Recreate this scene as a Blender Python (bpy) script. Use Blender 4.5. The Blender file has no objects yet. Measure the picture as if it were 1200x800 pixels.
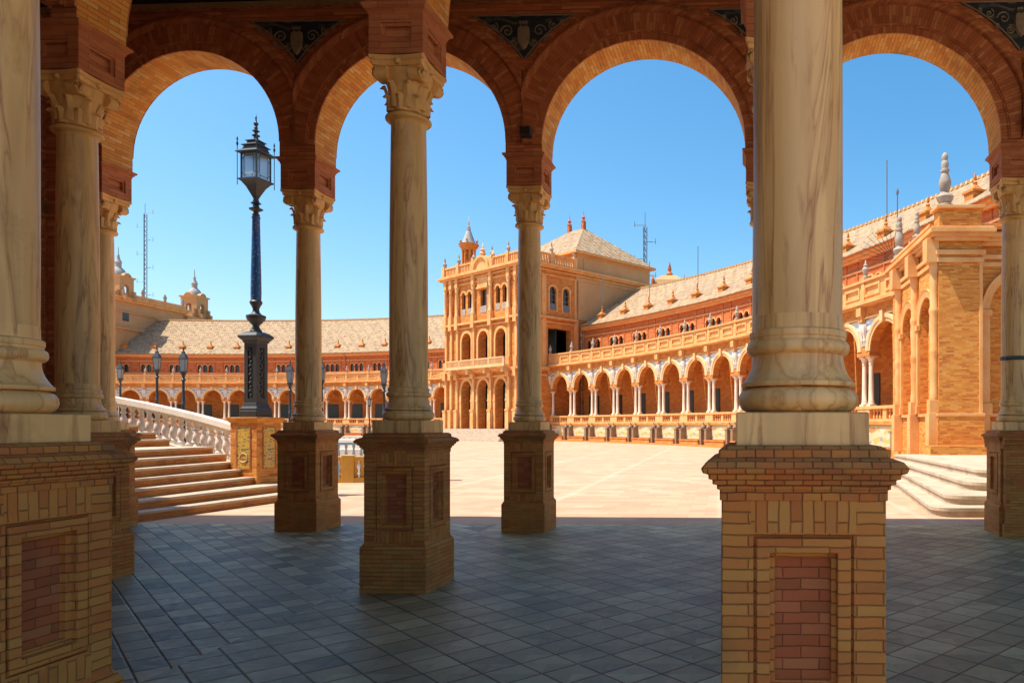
import bpy, math, random
from mathutils import Vector, Matrix
random.seed(7)
R = math.radians
sc = bpy.context.scene
COL = sc.collection

# ------------------------------------------------------------------ camera, sky, sun, exposure
F = 840.0; PX0, PY0 = 845.0, 498.0          # focal length and principal point of the photo (1200 px wide)
cd = bpy.data.cameras.new('camera'); cam = bpy.data.objects.new('camera', cd); COL.objects.link(cam)
EYE = 1.65
cam.location = (0, 0, EYE); cam.rotation_euler = (R(90), 0, 0)
cd.sensor_width = 36; cd.lens = F / 1200 * 36
cd.shift_x = (600 - PX0) / 1200; cd.shift_y = (PY0 - 400) / 1200
cd.clip_start = 0.05; cd.clip_end = 3000
sc.camera = cam
SUN = Vector((-0.96 * math.cos(R(64)), -0.28 * math.cos(R(64)), math.sin(R(64)))).normalized()
w = bpy.data.worlds.new('World'); sc.world = w; w.use_nodes = True
nt = w.node_tree; nt.nodes.clear()
sky = nt.nodes.new('ShaderNodeTexSky'); sky.sky_type = 'NISHITA'; sky.sun_disc = False
sky.sun_elevation = R(64); sky.sun_rotation = math.atan2(SUN.x, SUN.y)
sky.air_density = 1.0; sky.dust_density = 1.8; sky.ozone_density = 1.2
hs = nt.nodes.new('ShaderNodeHueSaturation'); hs.inputs['Saturation'].default_value = 1.4; hs.inputs['Hue'].default_value = 0.489
bg = nt.nodes.new('ShaderNodeBackground'); bg.inputs['Strength'].default_value = 0.125
wo = nt.nodes.new('ShaderNodeOutputWorld')
nt.links.new(sky.outputs[0], hs.inputs['Color']); nt.links.new(hs.outputs[0], bg.inputs[0]); nt.links.new(bg.outputs[0], wo.inputs[0])
sl = bpy.data.lights.new('sun', 'SUN'); sl.energy = 4.1; sl.angle = R(0.5); sl.color = (1, 0.91, 0.78)
so = bpy.data.objects.new('sun', sl); COL.objects.link(so)
so.rotation_euler = SUN.to_track_quat('Z', 'Y').to_euler()
vs = sc.view_settings; vs.view_transform = 'Standard'; vs.look = 'None'; vs.gamma = 1; vs.exposure = 0.9
sc.cycles.max_bounces = 10; sc.cycles.diffuse_bounces = 7; sc.cycles.use_denoising = True
sc.cycles.sample_clamp_indirect = 6

def at(px, k):            # ground position of a pixel column at k pixels per metre
    return Vector(((px - PX0) / k, F / k, 0))

def interp(tab, x):
    for (a, b), (c_, d_) in zip(tab, tab[1:]):
        if a <= x <= c_: t_ = (x - a) / (c_ - a); return b + (d_ - b) * t_
    return tab[0][1] if x < tab[0][0] else tab[-1][1]
# ------------------------------------------------------------------ materials
def ramp(nt, stops, interp='LINEAR'):
    n = nt.nodes.new('ShaderNodeValToRGB'); n.color_ramp.interpolation = interp
    e = n.color_ramp.elements
    while len(e) < len(stops): e.new(0.5)
    for i, (p, c) in enumerate(stops): e[i].position = p; e[i].color = (*c, 1)
    return n

def make_group():
    g = bpy.data.node_groups.new('brick_cells', 'ShaderNodeTree')
    for n_, io in (('UV', 'INPUT'),): g.interface.new_socket(n_, in_out=io, socket_type='NodeSocketVector')
    for n_ in ('W', 'H', 'Joint', 'Shift'): g.interface.new_socket(n_, in_out='INPUT', socket_type='NodeSocketFloat')
    for n_ in ('Rand', 'Mortar', 'Rand2'): g.interface.new_socket(n_, in_out='OUTPUT', socket_type='NodeSocketFloat')
    N = g.nodes; L = g.links
    gi = N.new('NodeGroupInput'); go = N.new('NodeGroupOutput')
    def m(op, a, b=None, c=None):
        n = N.new('ShaderNodeMath'); n.operation = op
        for i, v in enumerate((a, b, c)):
            if v is None: continue
            if isinstance(v, (int, float)): n.inputs[i].default_value = v
            else: L.new(v, n.inputs[i])
        return n.outputs[0]
    sp = N.new('ShaderNodeSeparateXYZ'); L.new(gi.outputs['UV'], sp.inputs[0])
    v = m('DIVIDE', sp.outputs[1], gi.outputs['H']); row = m('FLOOR', v)
    u0 = m('DIVIDE', sp.outputs[0], gi.outputs['W'])
    par = m('MULTIPLY', m('MODULO', m('ABSOLUTE', row), 2.0), gi.outputs['Shift'])
    u = m('ADD', u0, par); colm = m('FLOOR', u)
    cv = N.new('ShaderNodeCombineXYZ'); L.new(colm, cv.inputs[0]); L.new(row, cv.inputs[1])
    wn = N.new('ShaderNodeTexWhiteNoise'); wn.noise_dimensions = '3D'; L.new(cv.outputs[0], wn.inputs['Vector'])
    L.new(wn.outputs['Value'], go.inputs['Rand'])
    sc2 = N.new('ShaderNodeSeparateColor'); L.new(wn.outputs['Color'], sc2.inputs[0]); L.new(sc2.outputs[2], go.inputs['Rand2'])
    fu = m('MULTIPLY', m('FRACT', u), gi.outputs['W']); fv = m('MULTIPLY', m('FRACT', v), gi.outputs['H'])
    eu = m('MINIMUM', fu, m('SUBTRACT', gi.outputs['W'], fu)); ev = m('MINIMUM', fv, m('SUBTRACT', gi.outputs['H'], fv))
    d = m('MINIMUM', eu, ev)
    ms = N.new('ShaderNodeMapRange'); ms.interpolation_type = 'SMOOTHSTEP'
    L.new(d, ms.inputs[0]); ms.inputs[1].default_value = 0.0; L.new(gi.outputs['Joint'], ms.inputs[2])
    ms.inputs[3].default_value = 1; ms.inputs[4].default_value = 0
    L.new(ms.outputs[0], go.inputs['Mortar'])
    return g
CELLS = make_group()

class Mat:
    def __init__(s, name, rough=0.8):
        s.m = bpy.data.materials.new(name); s.m.use_nodes = True
        s.nt = s.m.node_tree; s.N = s.nt.nodes; s.L = s.nt.links
        s.b = s.N['Principled BSDF']; s.b.inputs['Roughness'].default_value = rough
        s.tc = s.N.new('ShaderNodeTexCoord')
    def noise(s, scale, detail=4, rough=0.55, coord='Object', stretch=None):
        n = s.N.new('ShaderNodeTexNoise'); n.inputs['Scale'].default_value = scale
        n.inputs['Detail'].default_value = detail; n.inputs['Roughness'].default_value = rough
        src = s.tc.outputs[coord]
        if stretch:
            mp = s.N.new('ShaderNodeMapping'); mp.inputs['Scale'].default_value = stretch
            s.L.new(src, mp.inputs[0]); src = mp.outputs[0]
        s.L.new(src, n.inputs['Vector']); return n.outputs['Fac']
    def mix(s, a, b, f, mode='MIX'):
        n = s.N.new('ShaderNodeMix'); n.data_type = 'RGBA'; n.blend_type = mode
        for sock, v in ((n.inputs[0], f), (n.inputs[6], a), (n.inputs[7], b)):
            if isinstance(v, (int, float)): sock.default_value = v
            elif isinstance(v, tuple): sock.default_value = (*v, 1)
            else: s.L.new(v, sock)
        return n.outputs[2]
    def ramp(s, fac, stops, interp='LINEAR'):
        n = ramp(s.nt, stops, interp); s.L.new(fac, n.inputs[0]); return n.outputs[0]
    def math(s, op, a, b=0.0):
        n = s.N.new('ShaderNodeMath'); n.operation = op
        for i, v in enumerate((a, b)):
            if isinstance(v, (int, float)): n.inputs[i].default_value = v
            else: s.L.new(v, n.inputs[i])
        return n.outputs[0]
    def cells(s, wd, ht, joint, shift=0.5, vec=None):
        n = s.N.new('ShaderNodeGroup'); n.node_tree = CELLS
        s.L.new(vec if vec is not None else s.tc.outputs['UV'], n.inputs['UV'])
        n.inputs['W'].default_value = wd; n.inputs['H'].default_value = ht
        n.inputs['Joint'].default_value = joint; n.inputs['Shift'].default_value = shift
        return n.outputs
    def bump(s, h, strength=0.4, dist=0.01, prev=None):
        n = s.N.new('ShaderNodeBump'); n.inputs['Strength'].default_value = strength; n.inputs['Distance'].default_value = dist
        s.L.new(h, n.inputs['Height'])
        if prev is not None: s.L.new(prev, n.inputs['Normal'])
        return n.outputs[0]
    def done(s, color, normal=None, rough=None):
        if isinstance(color, tuple): s.b.inputs['Base Color'].default_value = (*color, 1)
        else: s.L.new(color, s.b.inputs['Base Color'])
        if normal is not None: s.L.new(normal, s.b.inputs['Normal'])
        if rough is not None: s.L.new(rough, s.b.inputs['Roughness'])
        return s.m

def brick(name, stops, wd, ht, joint=0.006, mortar=(0.16, 0.1, 0.06), rough=0.85, bumpd=0.012, blotch=0.35, dirt=(0.08, 0.05, 0.03), dirtamt=0.5, regional=0.0, mort=0.85):
    m = Mat(name, rough)
    wn = m.N.new('ShaderNodeTexNoise'); wn.inputs['Scale'].default_value = 9; wn.inputs['Detail'].default_value = 3; m.L.new(m.tc.outputs['Object'], wn.inputs['Vector'])
    wv = m.N.new('ShaderNodeVectorMath'); wv.operation = 'MULTIPLY_ADD'; m.L.new(wn.outputs['Color'], wv.inputs[0]); wv.inputs[1].default_value = (ht * .28,) * 3; m.L.new(m.tc.outputs['UV'], wv.inputs[2])
    o = m.cells(wd, ht, joint, 0.5, wv.outputs[0])
    c = m.ramp(o['Rand'], stops)
    n = m.noise(2.3, 5); n2 = m.noise(28, 3)
    if regional:
        rg = m.ramp(m.math('ADD', m.math('MULTIPLY', m.noise(1.7, 2), 0.75), m.math('MULTIPLY', o['Rand2'], 0.25)), [(0.3, RED), (0.45, ORG), (0.58, OCH), (0.75, ORG)])
        c = m.mix(c, rg, regional)
    c = m.mix(c, (0.5, 0.5, 0.5), m.math('MULTIPLY', n2, blotch), 'OVERLAY')
    d = m.ramp(n, [(0.52, (0, 0, 0)), (0.78, (1, 1, 1))])
    c = m.mix(c, dirt, m.math('MULTIPLY', d, dirtamt))
    c = m.mix(c, mortar, m.math('MULTIPLY', m.math('MULTIPLY', o['Mortar'], mort), m.ramp(m.noise(7, 4), [(0.35, (0.35,) * 3), (0.6, (1, 1, 1))])))
    h = m.math('ADD', m.math('MULTIPLY', o['Mortar'], -1.0), m.math('MULTIPLY', n2, 0.35))
    h = m.math('ADD', h, m.math('MULTIPLY', o['Rand2'], 0.35))
    return m.done(c, m.bump(h, 0.7, bumpd))

OCH = (0.55, 0.25, 0.05); ORG = (0.55, 0.2, 0.038); RED = (0.46, 0.125, 0.028); DRK = (0.33, 0.105, 0.03); TAN = (0.56, 0.29, 0.08)
M = {}
M['brick_pedestal'] = brick('pedestal_brick', [(0, DRK), (0.12, RED), (0.3, ORG), (0.55, OCH), (0.8, TAN), (1, ORG)], 0.2, 0.043, 0.0045, (0.12, 0.05, 0.018), regional=0.62, mort=0.42, blotch=0.5)
M['brick_panel'] = brick('panel_brick', [(0, DRK), (0.15, (0.4, 0.1, 0.03)), (0.6, (0.45, 0.125, 0.04)), (1, (0.46, 0.17, 0.055))], 0.14, 0.043, 0.003, (0.12, 0.045, 0.018), mort=0.5, blotch=0.5)
M['brick_ledge'] = brick('ledge_brick', [(0, DRK), (0.3, RED), (0.6, ORG), (1, (0.36, 0.17, 0.04))], 0.07, 0.035, 0.004, (0.09, 0.04, 0.018), dirtamt=0.75, regional=0.45, mort=0.75, blotch=0.5)
M['brick_arch'] = brick('arch_brick', [(0, (0.36, 0.11, 0.038)), (0.3, (0.45, 0.145, 0.05)), (0.8, (0.51, 0.17, 0.06)), (1, (0.6, 0.26, 0.1))], 0.3, 0.05, 0.004, (0.12, 0.055, 0.03))
M['brick_soffit'] = brick('soffit_brick', [(0, (0.6, 0.21, 0.035)), (0.3, (0.7, 0.3, 0.05)), (0.85, (0.73, 0.35, 0.07)), (1, (0.76, 0.45, 0.15))], 0.24, 0.055, 0.006, (0.3, 0.16, 0.07))  # brighter and more golden than the arch brick: plaza bounce light put into colour
M['brick_block'] = brick('block_brick', [(0, (0.38, 0.115, 0.04)), (0.5, (0.46, 0.15, 0.052)), (1, (0.52, 0.2, 0.07))], 0.3, 0.07, 0.004, (0.14, 0.06, 0.035), blotch=0.25)
M['brick_orange'] = brick('orange_brick', [(0, (0.46, 0.13, 0.02)), (0.2, (0.58, 0.2, 0.027)), (0.6, (0.63, 0.25, 0.035)), (1, (0.68, 0.33, 0.07))], 0.26, 0.062, 0.006, (0.56, 0.27, 0.08), dirt=(0.42, 0.13, 0.03), dirtamt=0.4)
M['brick_wing'] = brick('wing_brick', [(0, (0.48, 0.145, 0.022)), (0.3, (0.56, 0.19, 0.03)), (0.7, (0.6, 0.215, 0.036)), (1, (0.64, 0.28, 0.06))], 0.5, 0.16, 0.012, (0.5, 0.25, 0.08), dirt=(0.42, 0.16, 0.05), dirtamt=0.5)
M['brick_red'] = brick('red_wing_brick', [(0, (0.42, 0.095, 0.02)), (0.5, (0.5, 0.135, 0.03)), (1, (0.55, 0.18, 0.05))], 0.5, 0.16, 0.012, (0.5, 0.22, 0.09), dirt=(0.36, 0.1, 0.03), dirtamt=0.5)

def stone(name, c1, c2, rough=0.75, scale=3.0, dirt=(0.2, 0.15, 0.1), amt=0.35, bumps=0.3):
    m = Mat(name, rough)
    c = m.mix(c1, c2, m.ramp(m.noise(scale, 6, 0.65), [(0.35, (0, 0, 0)), (0.68, (1, 1, 1))]))
    c = m.mix(c, dirt, m.math('MULTIPLY', m.ramp(m.noise(scale * 0.6, 8, 0.7, stretch=(1, 1, 0.5)), [(0.5, (0, 0, 0)), (0.72, (1, 1, 1))]), amt))
    return m.done(c, m.bump(m.noise(scale * 18, 4), bumps, 0.006))
M['stone_gold'] = stone('golden_stone', (0.66, 0.29, 0.075), (0.72, 0.42, 0.17), dirt=(0.46, 0.155, 0.04), amt=0.55, scale=1.2)
M['stone_cream'] = stone('cream_stone', (0.68, 0.4, 0.17), (0.72, 0.5, 0.26), dirt=(0.5, 0.26, 0.09), amt=0.5, scale=1.5)
M['stone_white'] = stone('white_stone', (0.72, 0.66, 0.57), (0.64, 0.57, 0.47), dirt=(0.4, 0.34, 0.27), amt=0.4)
M['stone_grey'] = stone('grey_stone', (0.4, 0.34, 0.27), (0.3, 0.25, 0.2), dirt=(0.17, 0.13, 0.1), amt=0.6)
M['stone_step'] = stone('step_stone', (0.54, 0.43, 0.31), (0.42, 0.32, 0.22), dirt=(0.25, 0.18, 0.12), amt=0.7, bumps=0.6)
M['plaster_tan'] = stone('tan_plaster', (0.55, 0.31, 0.13), (0.5, 0.26, 0.1), dirt=(0.4, 0.19, 0.07), amt=0.5, scale=0.35)
M['niche_stone'] = stone('brown_niche_stone', (0.3, 0.19, 0.1), (0.22, 0.15, 0.09), scale=3)
M['lead'] = stone('grey_lead', (0.3, 0.3, 0.3), (0.38, 0.37, 0.35), scale=2)

def marble(name, base, vein, amt=1.0):
    m = Mat(name, 0.42)
    mp = m.N.new('ShaderNodeMapping'); mp.inputs['Scale'].default_value = (3.4, 3.4, 0.34); mp.inputs['Rotation'].default_value = (0.1, 0.16, 0.3)
    m.L.new(m.tc.outputs['Object'], mp.inputs[0])
    oi = m.N.new('ShaderNodeObjectInfo'); ad = m.N.new('ShaderNodeVectorMath'); ad.operation = 'ADD'
    sc_ = m.N.new('ShaderNodeVectorMath'); sc_.operation = 'SCALE'; sc_.inputs[3].default_value = 37.0
    cx = m.N.new('ShaderNodeCombineXYZ'); m.L.new(oi.outputs['Random'], cx.inputs[0]); m.L.new(oi.outputs['Random'], cx.inputs[2])
    m.L.new(cx.outputs[0], sc_.inputs[0]); m.L.new(mp.outputs[0], ad.inputs[0]); m.L.new(sc_.outputs[0], ad.inputs[1])
    n = m.N.new('ShaderNodeTexNoise'); n.inputs['Scale'].default_value = 1.6; n.inputs['Detail'].default_value = 7; n.inputs['Roughness'].default_value = 0.55; n.inputs['Distortion'].default_value = 0.9
    m.L.new(ad.outputs[0], n.inputs['Vector'])
    v = m.math('ABSOLUTE', m.math('SUBTRACT', m.math('FRACT', m.math('MULTIPLY', n.outputs['Fac'], 5.0)), 0.5))
    vein_f = m.ramp(v, [(0.0, (1, 1, 1)), (0.05, (0.55, 0.55, 0.55)), (0.22, (0, 0, 0))])
    gate = m.ramp(m.noise(1.5, 3), [(0.32, (0, 0, 0)), (0.62, (1, 1, 1))])
    c = m.mix(base, tuple(x * 0.8 for x in base), m.ramp(n.outputs['Fac'], [(0.35, (0, 0, 0)), (0.65, (1, 1, 1))]))
    c = m.mix(c, vein, m.math('MULTIPLY', m.math('MULTIPLY', vein_f, gate), 0.75 * amt))
    mp2 = m.N.new('ShaderNodeMapping'); mp2.inputs['Scale'].default_value = (11, 11, 0.75); mp2.inputs['Rotation'].default_value = (0.06, 0.1, 0.0)
    m.L.new(m.tc.outputs['Object'], mp2.inputs[0]); ns = m.N.new('ShaderNodeTexNoise'); ns.inputs['Detail'].default_value = 7; ns.inputs['Scale'].default_value = 1.0; ns.inputs['Distortion'].default_value = 0.6; m.L.new(mp2.outputs[0], ns.inputs['Vector'])
    st = m.ramp(ns.outputs['Fac'], [(0.5, (0, 0, 0)), (0.6, (1, 1, 1))])
    c = m.mix(c, vein, m.math('MULTIPLY', st, 0.24))
    gr = m.ramp(m.noise(3.5, 7, 0.7), [(0.55, (0, 0, 0)), (0.75, (1, 1, 1))]); c = m.mix(c, (0.22, 0.13, 0.055), m.math('MULTIPLY', gr, 0.4))
    return m.done(c, m.bump(m.noise(60, 3), 0.12, 0.003))
M['marble_tan'] = marble('tan_marble', (0.88, 0.55, 0.2), (0.34, 0.12, 0.025), 1.2)
M['marble_cap'] = stone('capital_marble', (0.84, 0.51, 0.17), (0.74, 0.41, 0.12), rough=0.6, scale=4, dirt=(0.24, 0.13, 0.05), amt=0.6)
M['marble_white'] = stone('white_marble', (0.76, 0.64, 0.48), (0.7, 0.56, 0.4), rough=0.5, amt=0.25)

def rooftile():
    m = Mat('roof_tile', 0.85)
    o = m.cells(0.3, 0.4, 0.05)
    c = m.ramp(o['Rand'], [(0, (0.28, 0.17, 0.085)), (0.25, (0.42, 0.28, 0.15)), (1, (0.52, 0.37, 0.21))])
    # darker tiles laid in a slanting lattice
    sp = m.N.new('ShaderNodeSeparateXYZ'); m.L.new(m.tc.outputs['UV'], sp.inputs[0])
    a = m.math('FRACT', m.math('MULTIPLY', m.math('ADD', sp.outputs[0], sp.outputs[1]), 0.62))
    b = m.math('FRACT', m.math('MULTIPLY', m.math('SUBTRACT', sp.outputs[0], sp.outputs[1]), 0.9))
    lat = m.math('MULTIPLY', m.math('LESS_THAN', a, 0.3), m.math('LESS_THAN', b, 0.55))
    c = m.mix(c, (0.22, 0.16, 0.1), m.math('MULTIPLY', lat, 0.5))
    c = m.mix(c, (0.3, 0.22, 0.15), m.math('MULTIPLY', m.ramp(m.noise(0.25, 6), [(0.45, (0, 0, 0)), (0.7, (1, 1, 1))]), 0.35))
    c = m.mix(c, (0.16, 0.1, 0.06), m.math('MULTIPLY', o['Mortar'], 0.6))
    wv = m.math('SINE', m.math('MULTIPLY', sp.outputs[0], 2 * math.pi / 0.3))
    return m.done(c, m.bump(m.math('ADD', wv, m.math('MULTIPLY', o['Mortar'], -1)), 0.8, 0.06))
M['roof'] = rooftile()

def glazed(name, stops, scale, bg_c, cell=0.3):
    m = Mat(name, 0.35)
    v = m.N.new('ShaderNodeTexVoronoi'); v.feature = 'F1'; v.inputs['Scale'].default_value = scale; m.L.new(m.tc.outputs['UV'], v.inputs['Vector'])
    c = m.ramp(v.outputs['Color'], stops, 'CONSTANT')
    wv = m.N.new('ShaderNodeTexWave'); wv.wave_type = 'RINGS'; wv.inputs['Scale'].default_value = scale * 0.22; wv.inputs['Distortion'].default_value = 7; wv.inputs['Detail'].default_value = 1.5
    m.L.new(m.tc.outputs['UV'], wv.inputs['Vector'])
    f = m.ramp(wv.outputs['Fac'], [(0.45, (0, 0, 0)), (0.55, (1, 1, 1))])
    c = m.mix(bg_c, c, f)
    return m.done(c)
M['tile_blue'] = glazed('blue_white_tile', [(0, (0.12, 0.2, 0.42)), (0.35, (0.5, 0.5, 0.5)), (0.6, (0.2, 0.28, 0.45)), (0.8, (0.55, 0.4, 0.15))], 3.2, (0.62, 0.58, 0.5))
M['tile_scene'] = glazed('painted_tile', [(0, (0.6, 0.42, 0.12)), (0.3, (0.25, 0.3, 0.38)), (0.5, (0.62, 0.55, 0.4)), (0.75, (0.5, 0.26, 0.07))], 2.6, (0.64, 0.52, 0.32))
M['tile_yellow'] = glazed('yellow_tile', [(0, (0.55, 0.3, 0.04)), (0.4, (0.1, 0.2, 0.12)), (0.65, (0.62, 0.42, 0.08)), (0.85, (0.1, 0.14, 0.3))], 20, (0.6, 0.36, 0.06))
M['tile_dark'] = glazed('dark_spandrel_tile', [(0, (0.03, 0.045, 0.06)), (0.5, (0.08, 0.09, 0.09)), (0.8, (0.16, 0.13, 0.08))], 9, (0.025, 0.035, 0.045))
M['relief'] = stone('relief_ceramic', (0.3, 0.25, 0.16), (0.2, 0.18, 0.13), rough=0.5, scale=9)

M['ochre_tile'] = stone('ochre_glazed_tile', (0.62, 0.36, 0.06), (0.56, 0.28, 0.04), rough=0.4, dirt=(0.4, 0.2, 0.05))
def simple(name, c, rough=0.6, metal=0.0, bumps=0.0):
    m = Mat(name, rough); m.b.inputs['Metallic'].default_value = metal
    cc = m.mix(c, tuple(x * 0.7 for x in c), m.noise(6, 5))
    return m.done(cc, m.bump(m.noise(40, 3), bumps, 0.004) if bumps else None)
M['iron'] = simple('dark_iron', (0.045, 0.052, 0.055), 0.5, 0.3, 0.3)
M['steel'] = simple('grey_steel', (0.16, 0.2, 0.24), 0.5, 0.4)
M['dark'] = simple('dark_glass', (0.02, 0.024, 0.024), 0.15)
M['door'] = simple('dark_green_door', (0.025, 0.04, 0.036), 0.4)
M['wood'] = simple('dark_wood', (0.03, 0.022, 0.018), 0.7, 0, 0.3)
M['trim'] = simple('gilded_trim', (0.42, 0.29, 0.13), 0.6)
M['flower'] = simple('pink_flower', (0.5, 0.2, 0.2), 0.8)
def leafm():
    m = Mat('grass_green', 0.8)
    return m.done(m.mix((0.06, 0.12, 0.02), (0.14, 0.2, 0.04), m.noise(14, 5)), m.bump(m.noise(40, 3), 0.8, 0.03))
M['leaf'] = leafm()
def ceramic():
    m = Mat('blue_ceramic', 0.22)
    v = m.N.new('ShaderNodeTexVoronoi'); v.inputs['Scale'].default_value = 16; m.L.new(m.tc.outputs['UV'], v.inputs['Vector'])
    c = m.mix((0.01, 0.06, 0.17), (0.4, 0.47, 0.52), m.ramp(v.outputs['Distance'], [(0.16, (1, 1, 1)), (0.24, (0, 0, 0))]))
    c = m.mix(c, (0.015, 0.085, 0.2), m.math('MULTIPLY', m.noise(3, 3), 0.8))
    return m.done(c)
M['ceramic'] = ceramic()
def frosted():
    m = Mat('frosted_glass', 0.35)
    m.b.inputs['Transmission Weight'].default_value = 0.8; m.b.inputs['IOR'].default_value = 1.2
    return m.done((0.7, 0.78, 0.82))
M['glass'] = frosted()
M['lamp_glass'] = simple('grey_lamp_glass', (0.3, 0.31, 0.3), 0.2)
def water():
    m = Mat('canal_water', 0.05); return m.done((0.03, 0.06, 0.05), m.bump(m.noise(3, 3), 0.15, 0.05))
M['water'] = water()

def floor_mat():
    m = Mat('gallery_paving', 0.36)
    sp = m.N.new('ShaderNodeSeparateXYZ'); m.L.new(m.tc.outputs['Object'], sp.inputs[0])
    x, y = sp.outputs[0], sp.outputs[1]
    s = 1 / math.sqrt(2)
    a = m.math('MULTIPLY', m.math('ADD', x, y), s); b = m.math('MULTIPLY', m.math('SUBTRACT', x, y), s)
    cv = m.N.new('ShaderNodeCombineXYZ'); m.L.new(b, cv.inputs[0]); m.L.new(a, cv.inputs[1])
    o1 = m.cells(0.30, 0.20, 0.014, 0.5, cv.outputs[0])
    # second field: elongated hexagons made of a diagonal grid crossed by straight courses
    o2 = m.cells(0.28, 0.28, 0.014, 0.0, cv.outputs[0])
    cv3 = m.N.new('ShaderNodeCombineXYZ'); m.L.new(x, cv3.inputs[0]); m.L.new(y, cv3.inputs[1])
    o3 = m.cells(0.396, 0.198, 0.009, 0.5, cv3.outputs[0])
    stops = [(0, (0.189, 0.174, 0.107)), (0.3, (0.344, 0.315, 0.191)), (0.7, (0.480, 0.439, 0.269)), (1, (0.600, 0.600, 0.395))]
    c1 = m.ramp(o1['Rand'], stops); 
    c2 = m.mix(m.ramp(o2['Rand'], [(0, (0.293, 0.269, 0.165)), (0.7, (0.498, 0.456, 0.274)), (1, (0.600, 0.600, 0.395))]), m.ramp(o3['Rand'], [(0, (0.173, 0.158, 0.099)), (1, (0.600, 0.597, 0.351))]), 0.3)
    j1 = o1['Mortar']; j2 = m.math('MAXIMUM', o2['Mortar'], m.math('MULTIPLY', o3['Mortar'], 0.12))
    fld = m.math('GREATER_THAN', x, -3.72)
    c = m.mix(c1, c2, fld); jn = m.N.new('ShaderNodeMix'); jn.data_type = 'FLOAT'
    m.L.new(fld, jn.inputs[0]); m.L.new(j1, jn.inputs[2]); m.L.new(j2, jn.inputs[3]); J = jn.outputs[0]
    n = m.noise(0.9, 7, 0.65); n2 = m.noise(14, 5, 0.6)
    c = m.mix(c, (0.079, 0.086, 0.069), m.math('MULTIPLY', m.ramp(n, [(0.45, (0, 0, 0)), (0.72, (1, 1, 1))]), 0.45))
    c = m.mix(c, (0.600, 0.600, 0.395), m.math('MULTIPLY', m.ramp(n2, [(0.55, (0, 0, 0)), (0.8, (1, 1, 1))]), 0.35))
    c = m.mix(c, (0.012, 0.014, 0.018), m.math('MULTIPLY', J, 0.9))
    c = m.mix(c, (0.05, 0.05, 0.05), m.math('MULTIPLY', m.ramp(m.noise(3.2, 8, 0.75), [(0.54, (0, 0, 0)), (0.7, (1, 1, 1))]), 0.4))
    c = m.mix(c, (1.0, 0.93, 0.78), 1.0, 'MULTIPLY')
    h = m.math('ADD', m.math('MULTIPLY', J, -1), m.math('MULTIPLY', n2, 0.4))
    h = m.math('ADD', h, m.math('MULTIPLY', o1['Rand2'], 0.25))
    rg = m.ramp(n2, [(0.3, (0.38,) * 3), (0.7, (0.62,) * 3)])
    m.b.inputs['Specular IOR Level'].default_value = 0.35
    return m.done(c, m.bump(h, 0.55, 0.008), rg)
M['floor'] = floor_mat()
def band_mat():
    m = Mat('paving_band', 0.62); m.b.inputs['Specular IOR Level'].default_value = 0.25
    o = m.cells(0.3, 0.27, 0.006, 0.0, m.tc.outputs['UV'])
    c = m.ramp(o['Rand'], [(0, (0.24, 0.235, 0.21)), (0.7, (0.36, 0.35, 0.31)), (1, (0.5, 0.48, 0.42))])
    c = m.mix(c, (0.012, 0.014, 0.018), o['Mortar'])
    return m.done(c, m.bump(m.math('ADD', m.math('MULTIPLY', o['Mortar'], -1), m.math('MULTIPLY', m.noise(14, 4), 0.4)), 0.5, 0.008))
M['band'] = band_mat()
def plaza_mat():
    m = Mat('plaza_paving', 0.8)
    sp = m.N.new('ShaderNodeSeparateXYZ'); m.L.new(m.tc.outputs['Object'], sp.inputs[0])
    cv = m.N.new('ShaderNodeCombineXYZ'); m.L.new(sp.outputs[0], cv.inputs[0]); m.L.new(sp.outputs[1], cv.inputs[1])
    o = m.cells(0.6, 0.4, 0.012, 0.5, cv.outputs[0])
    c = m.ramp(o['Rand'], [(0, (0.43, 0.255, 0.155)), (0.5, (0.48, 0.3, 0.185)), (1, (0.52, 0.345, 0.225))])
    ob = m.cells(3.6, 4.5, 0.14, 0.0, cv.outputs[0])
    c = m.mix(c, (0.62, 0.54, 0.42), m.math('MULTIPLY', ob['Mortar'], 0.3))
    c = m.mix(c, (0.4, 0.26, 0.15), m.math('MULTIPLY', o['Mortar'], 0.85))
    c = m.mix(c, (0.4, 0.26, 0.16), m.math('MULTIPLY', m.ramp(m.noise(0.25, 8, 0.7), [(0.45, (0, 0, 0)), (0.7, (1, 1, 1))]), 0.6))
    c = m.mix(c, (0.36, 0.24, 0.15), m.math('MULTIPLY', m.ramp(m.noise(1.6, 6, 0.7), [(0.56, (0, 0, 0)), (0.74, (1, 1, 1))]), 0.45))
    return m.done(c, m.bump(m.math('MULTIPLY', o['Mortar'], -1), 0.4, 0.006))
M['plaza'] = plaza_mat()
M['ground'] = stone('earth_ground', (0.4, 0.31, 0.2), (0.34, 0.27, 0.17), scale=0.2)

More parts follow.
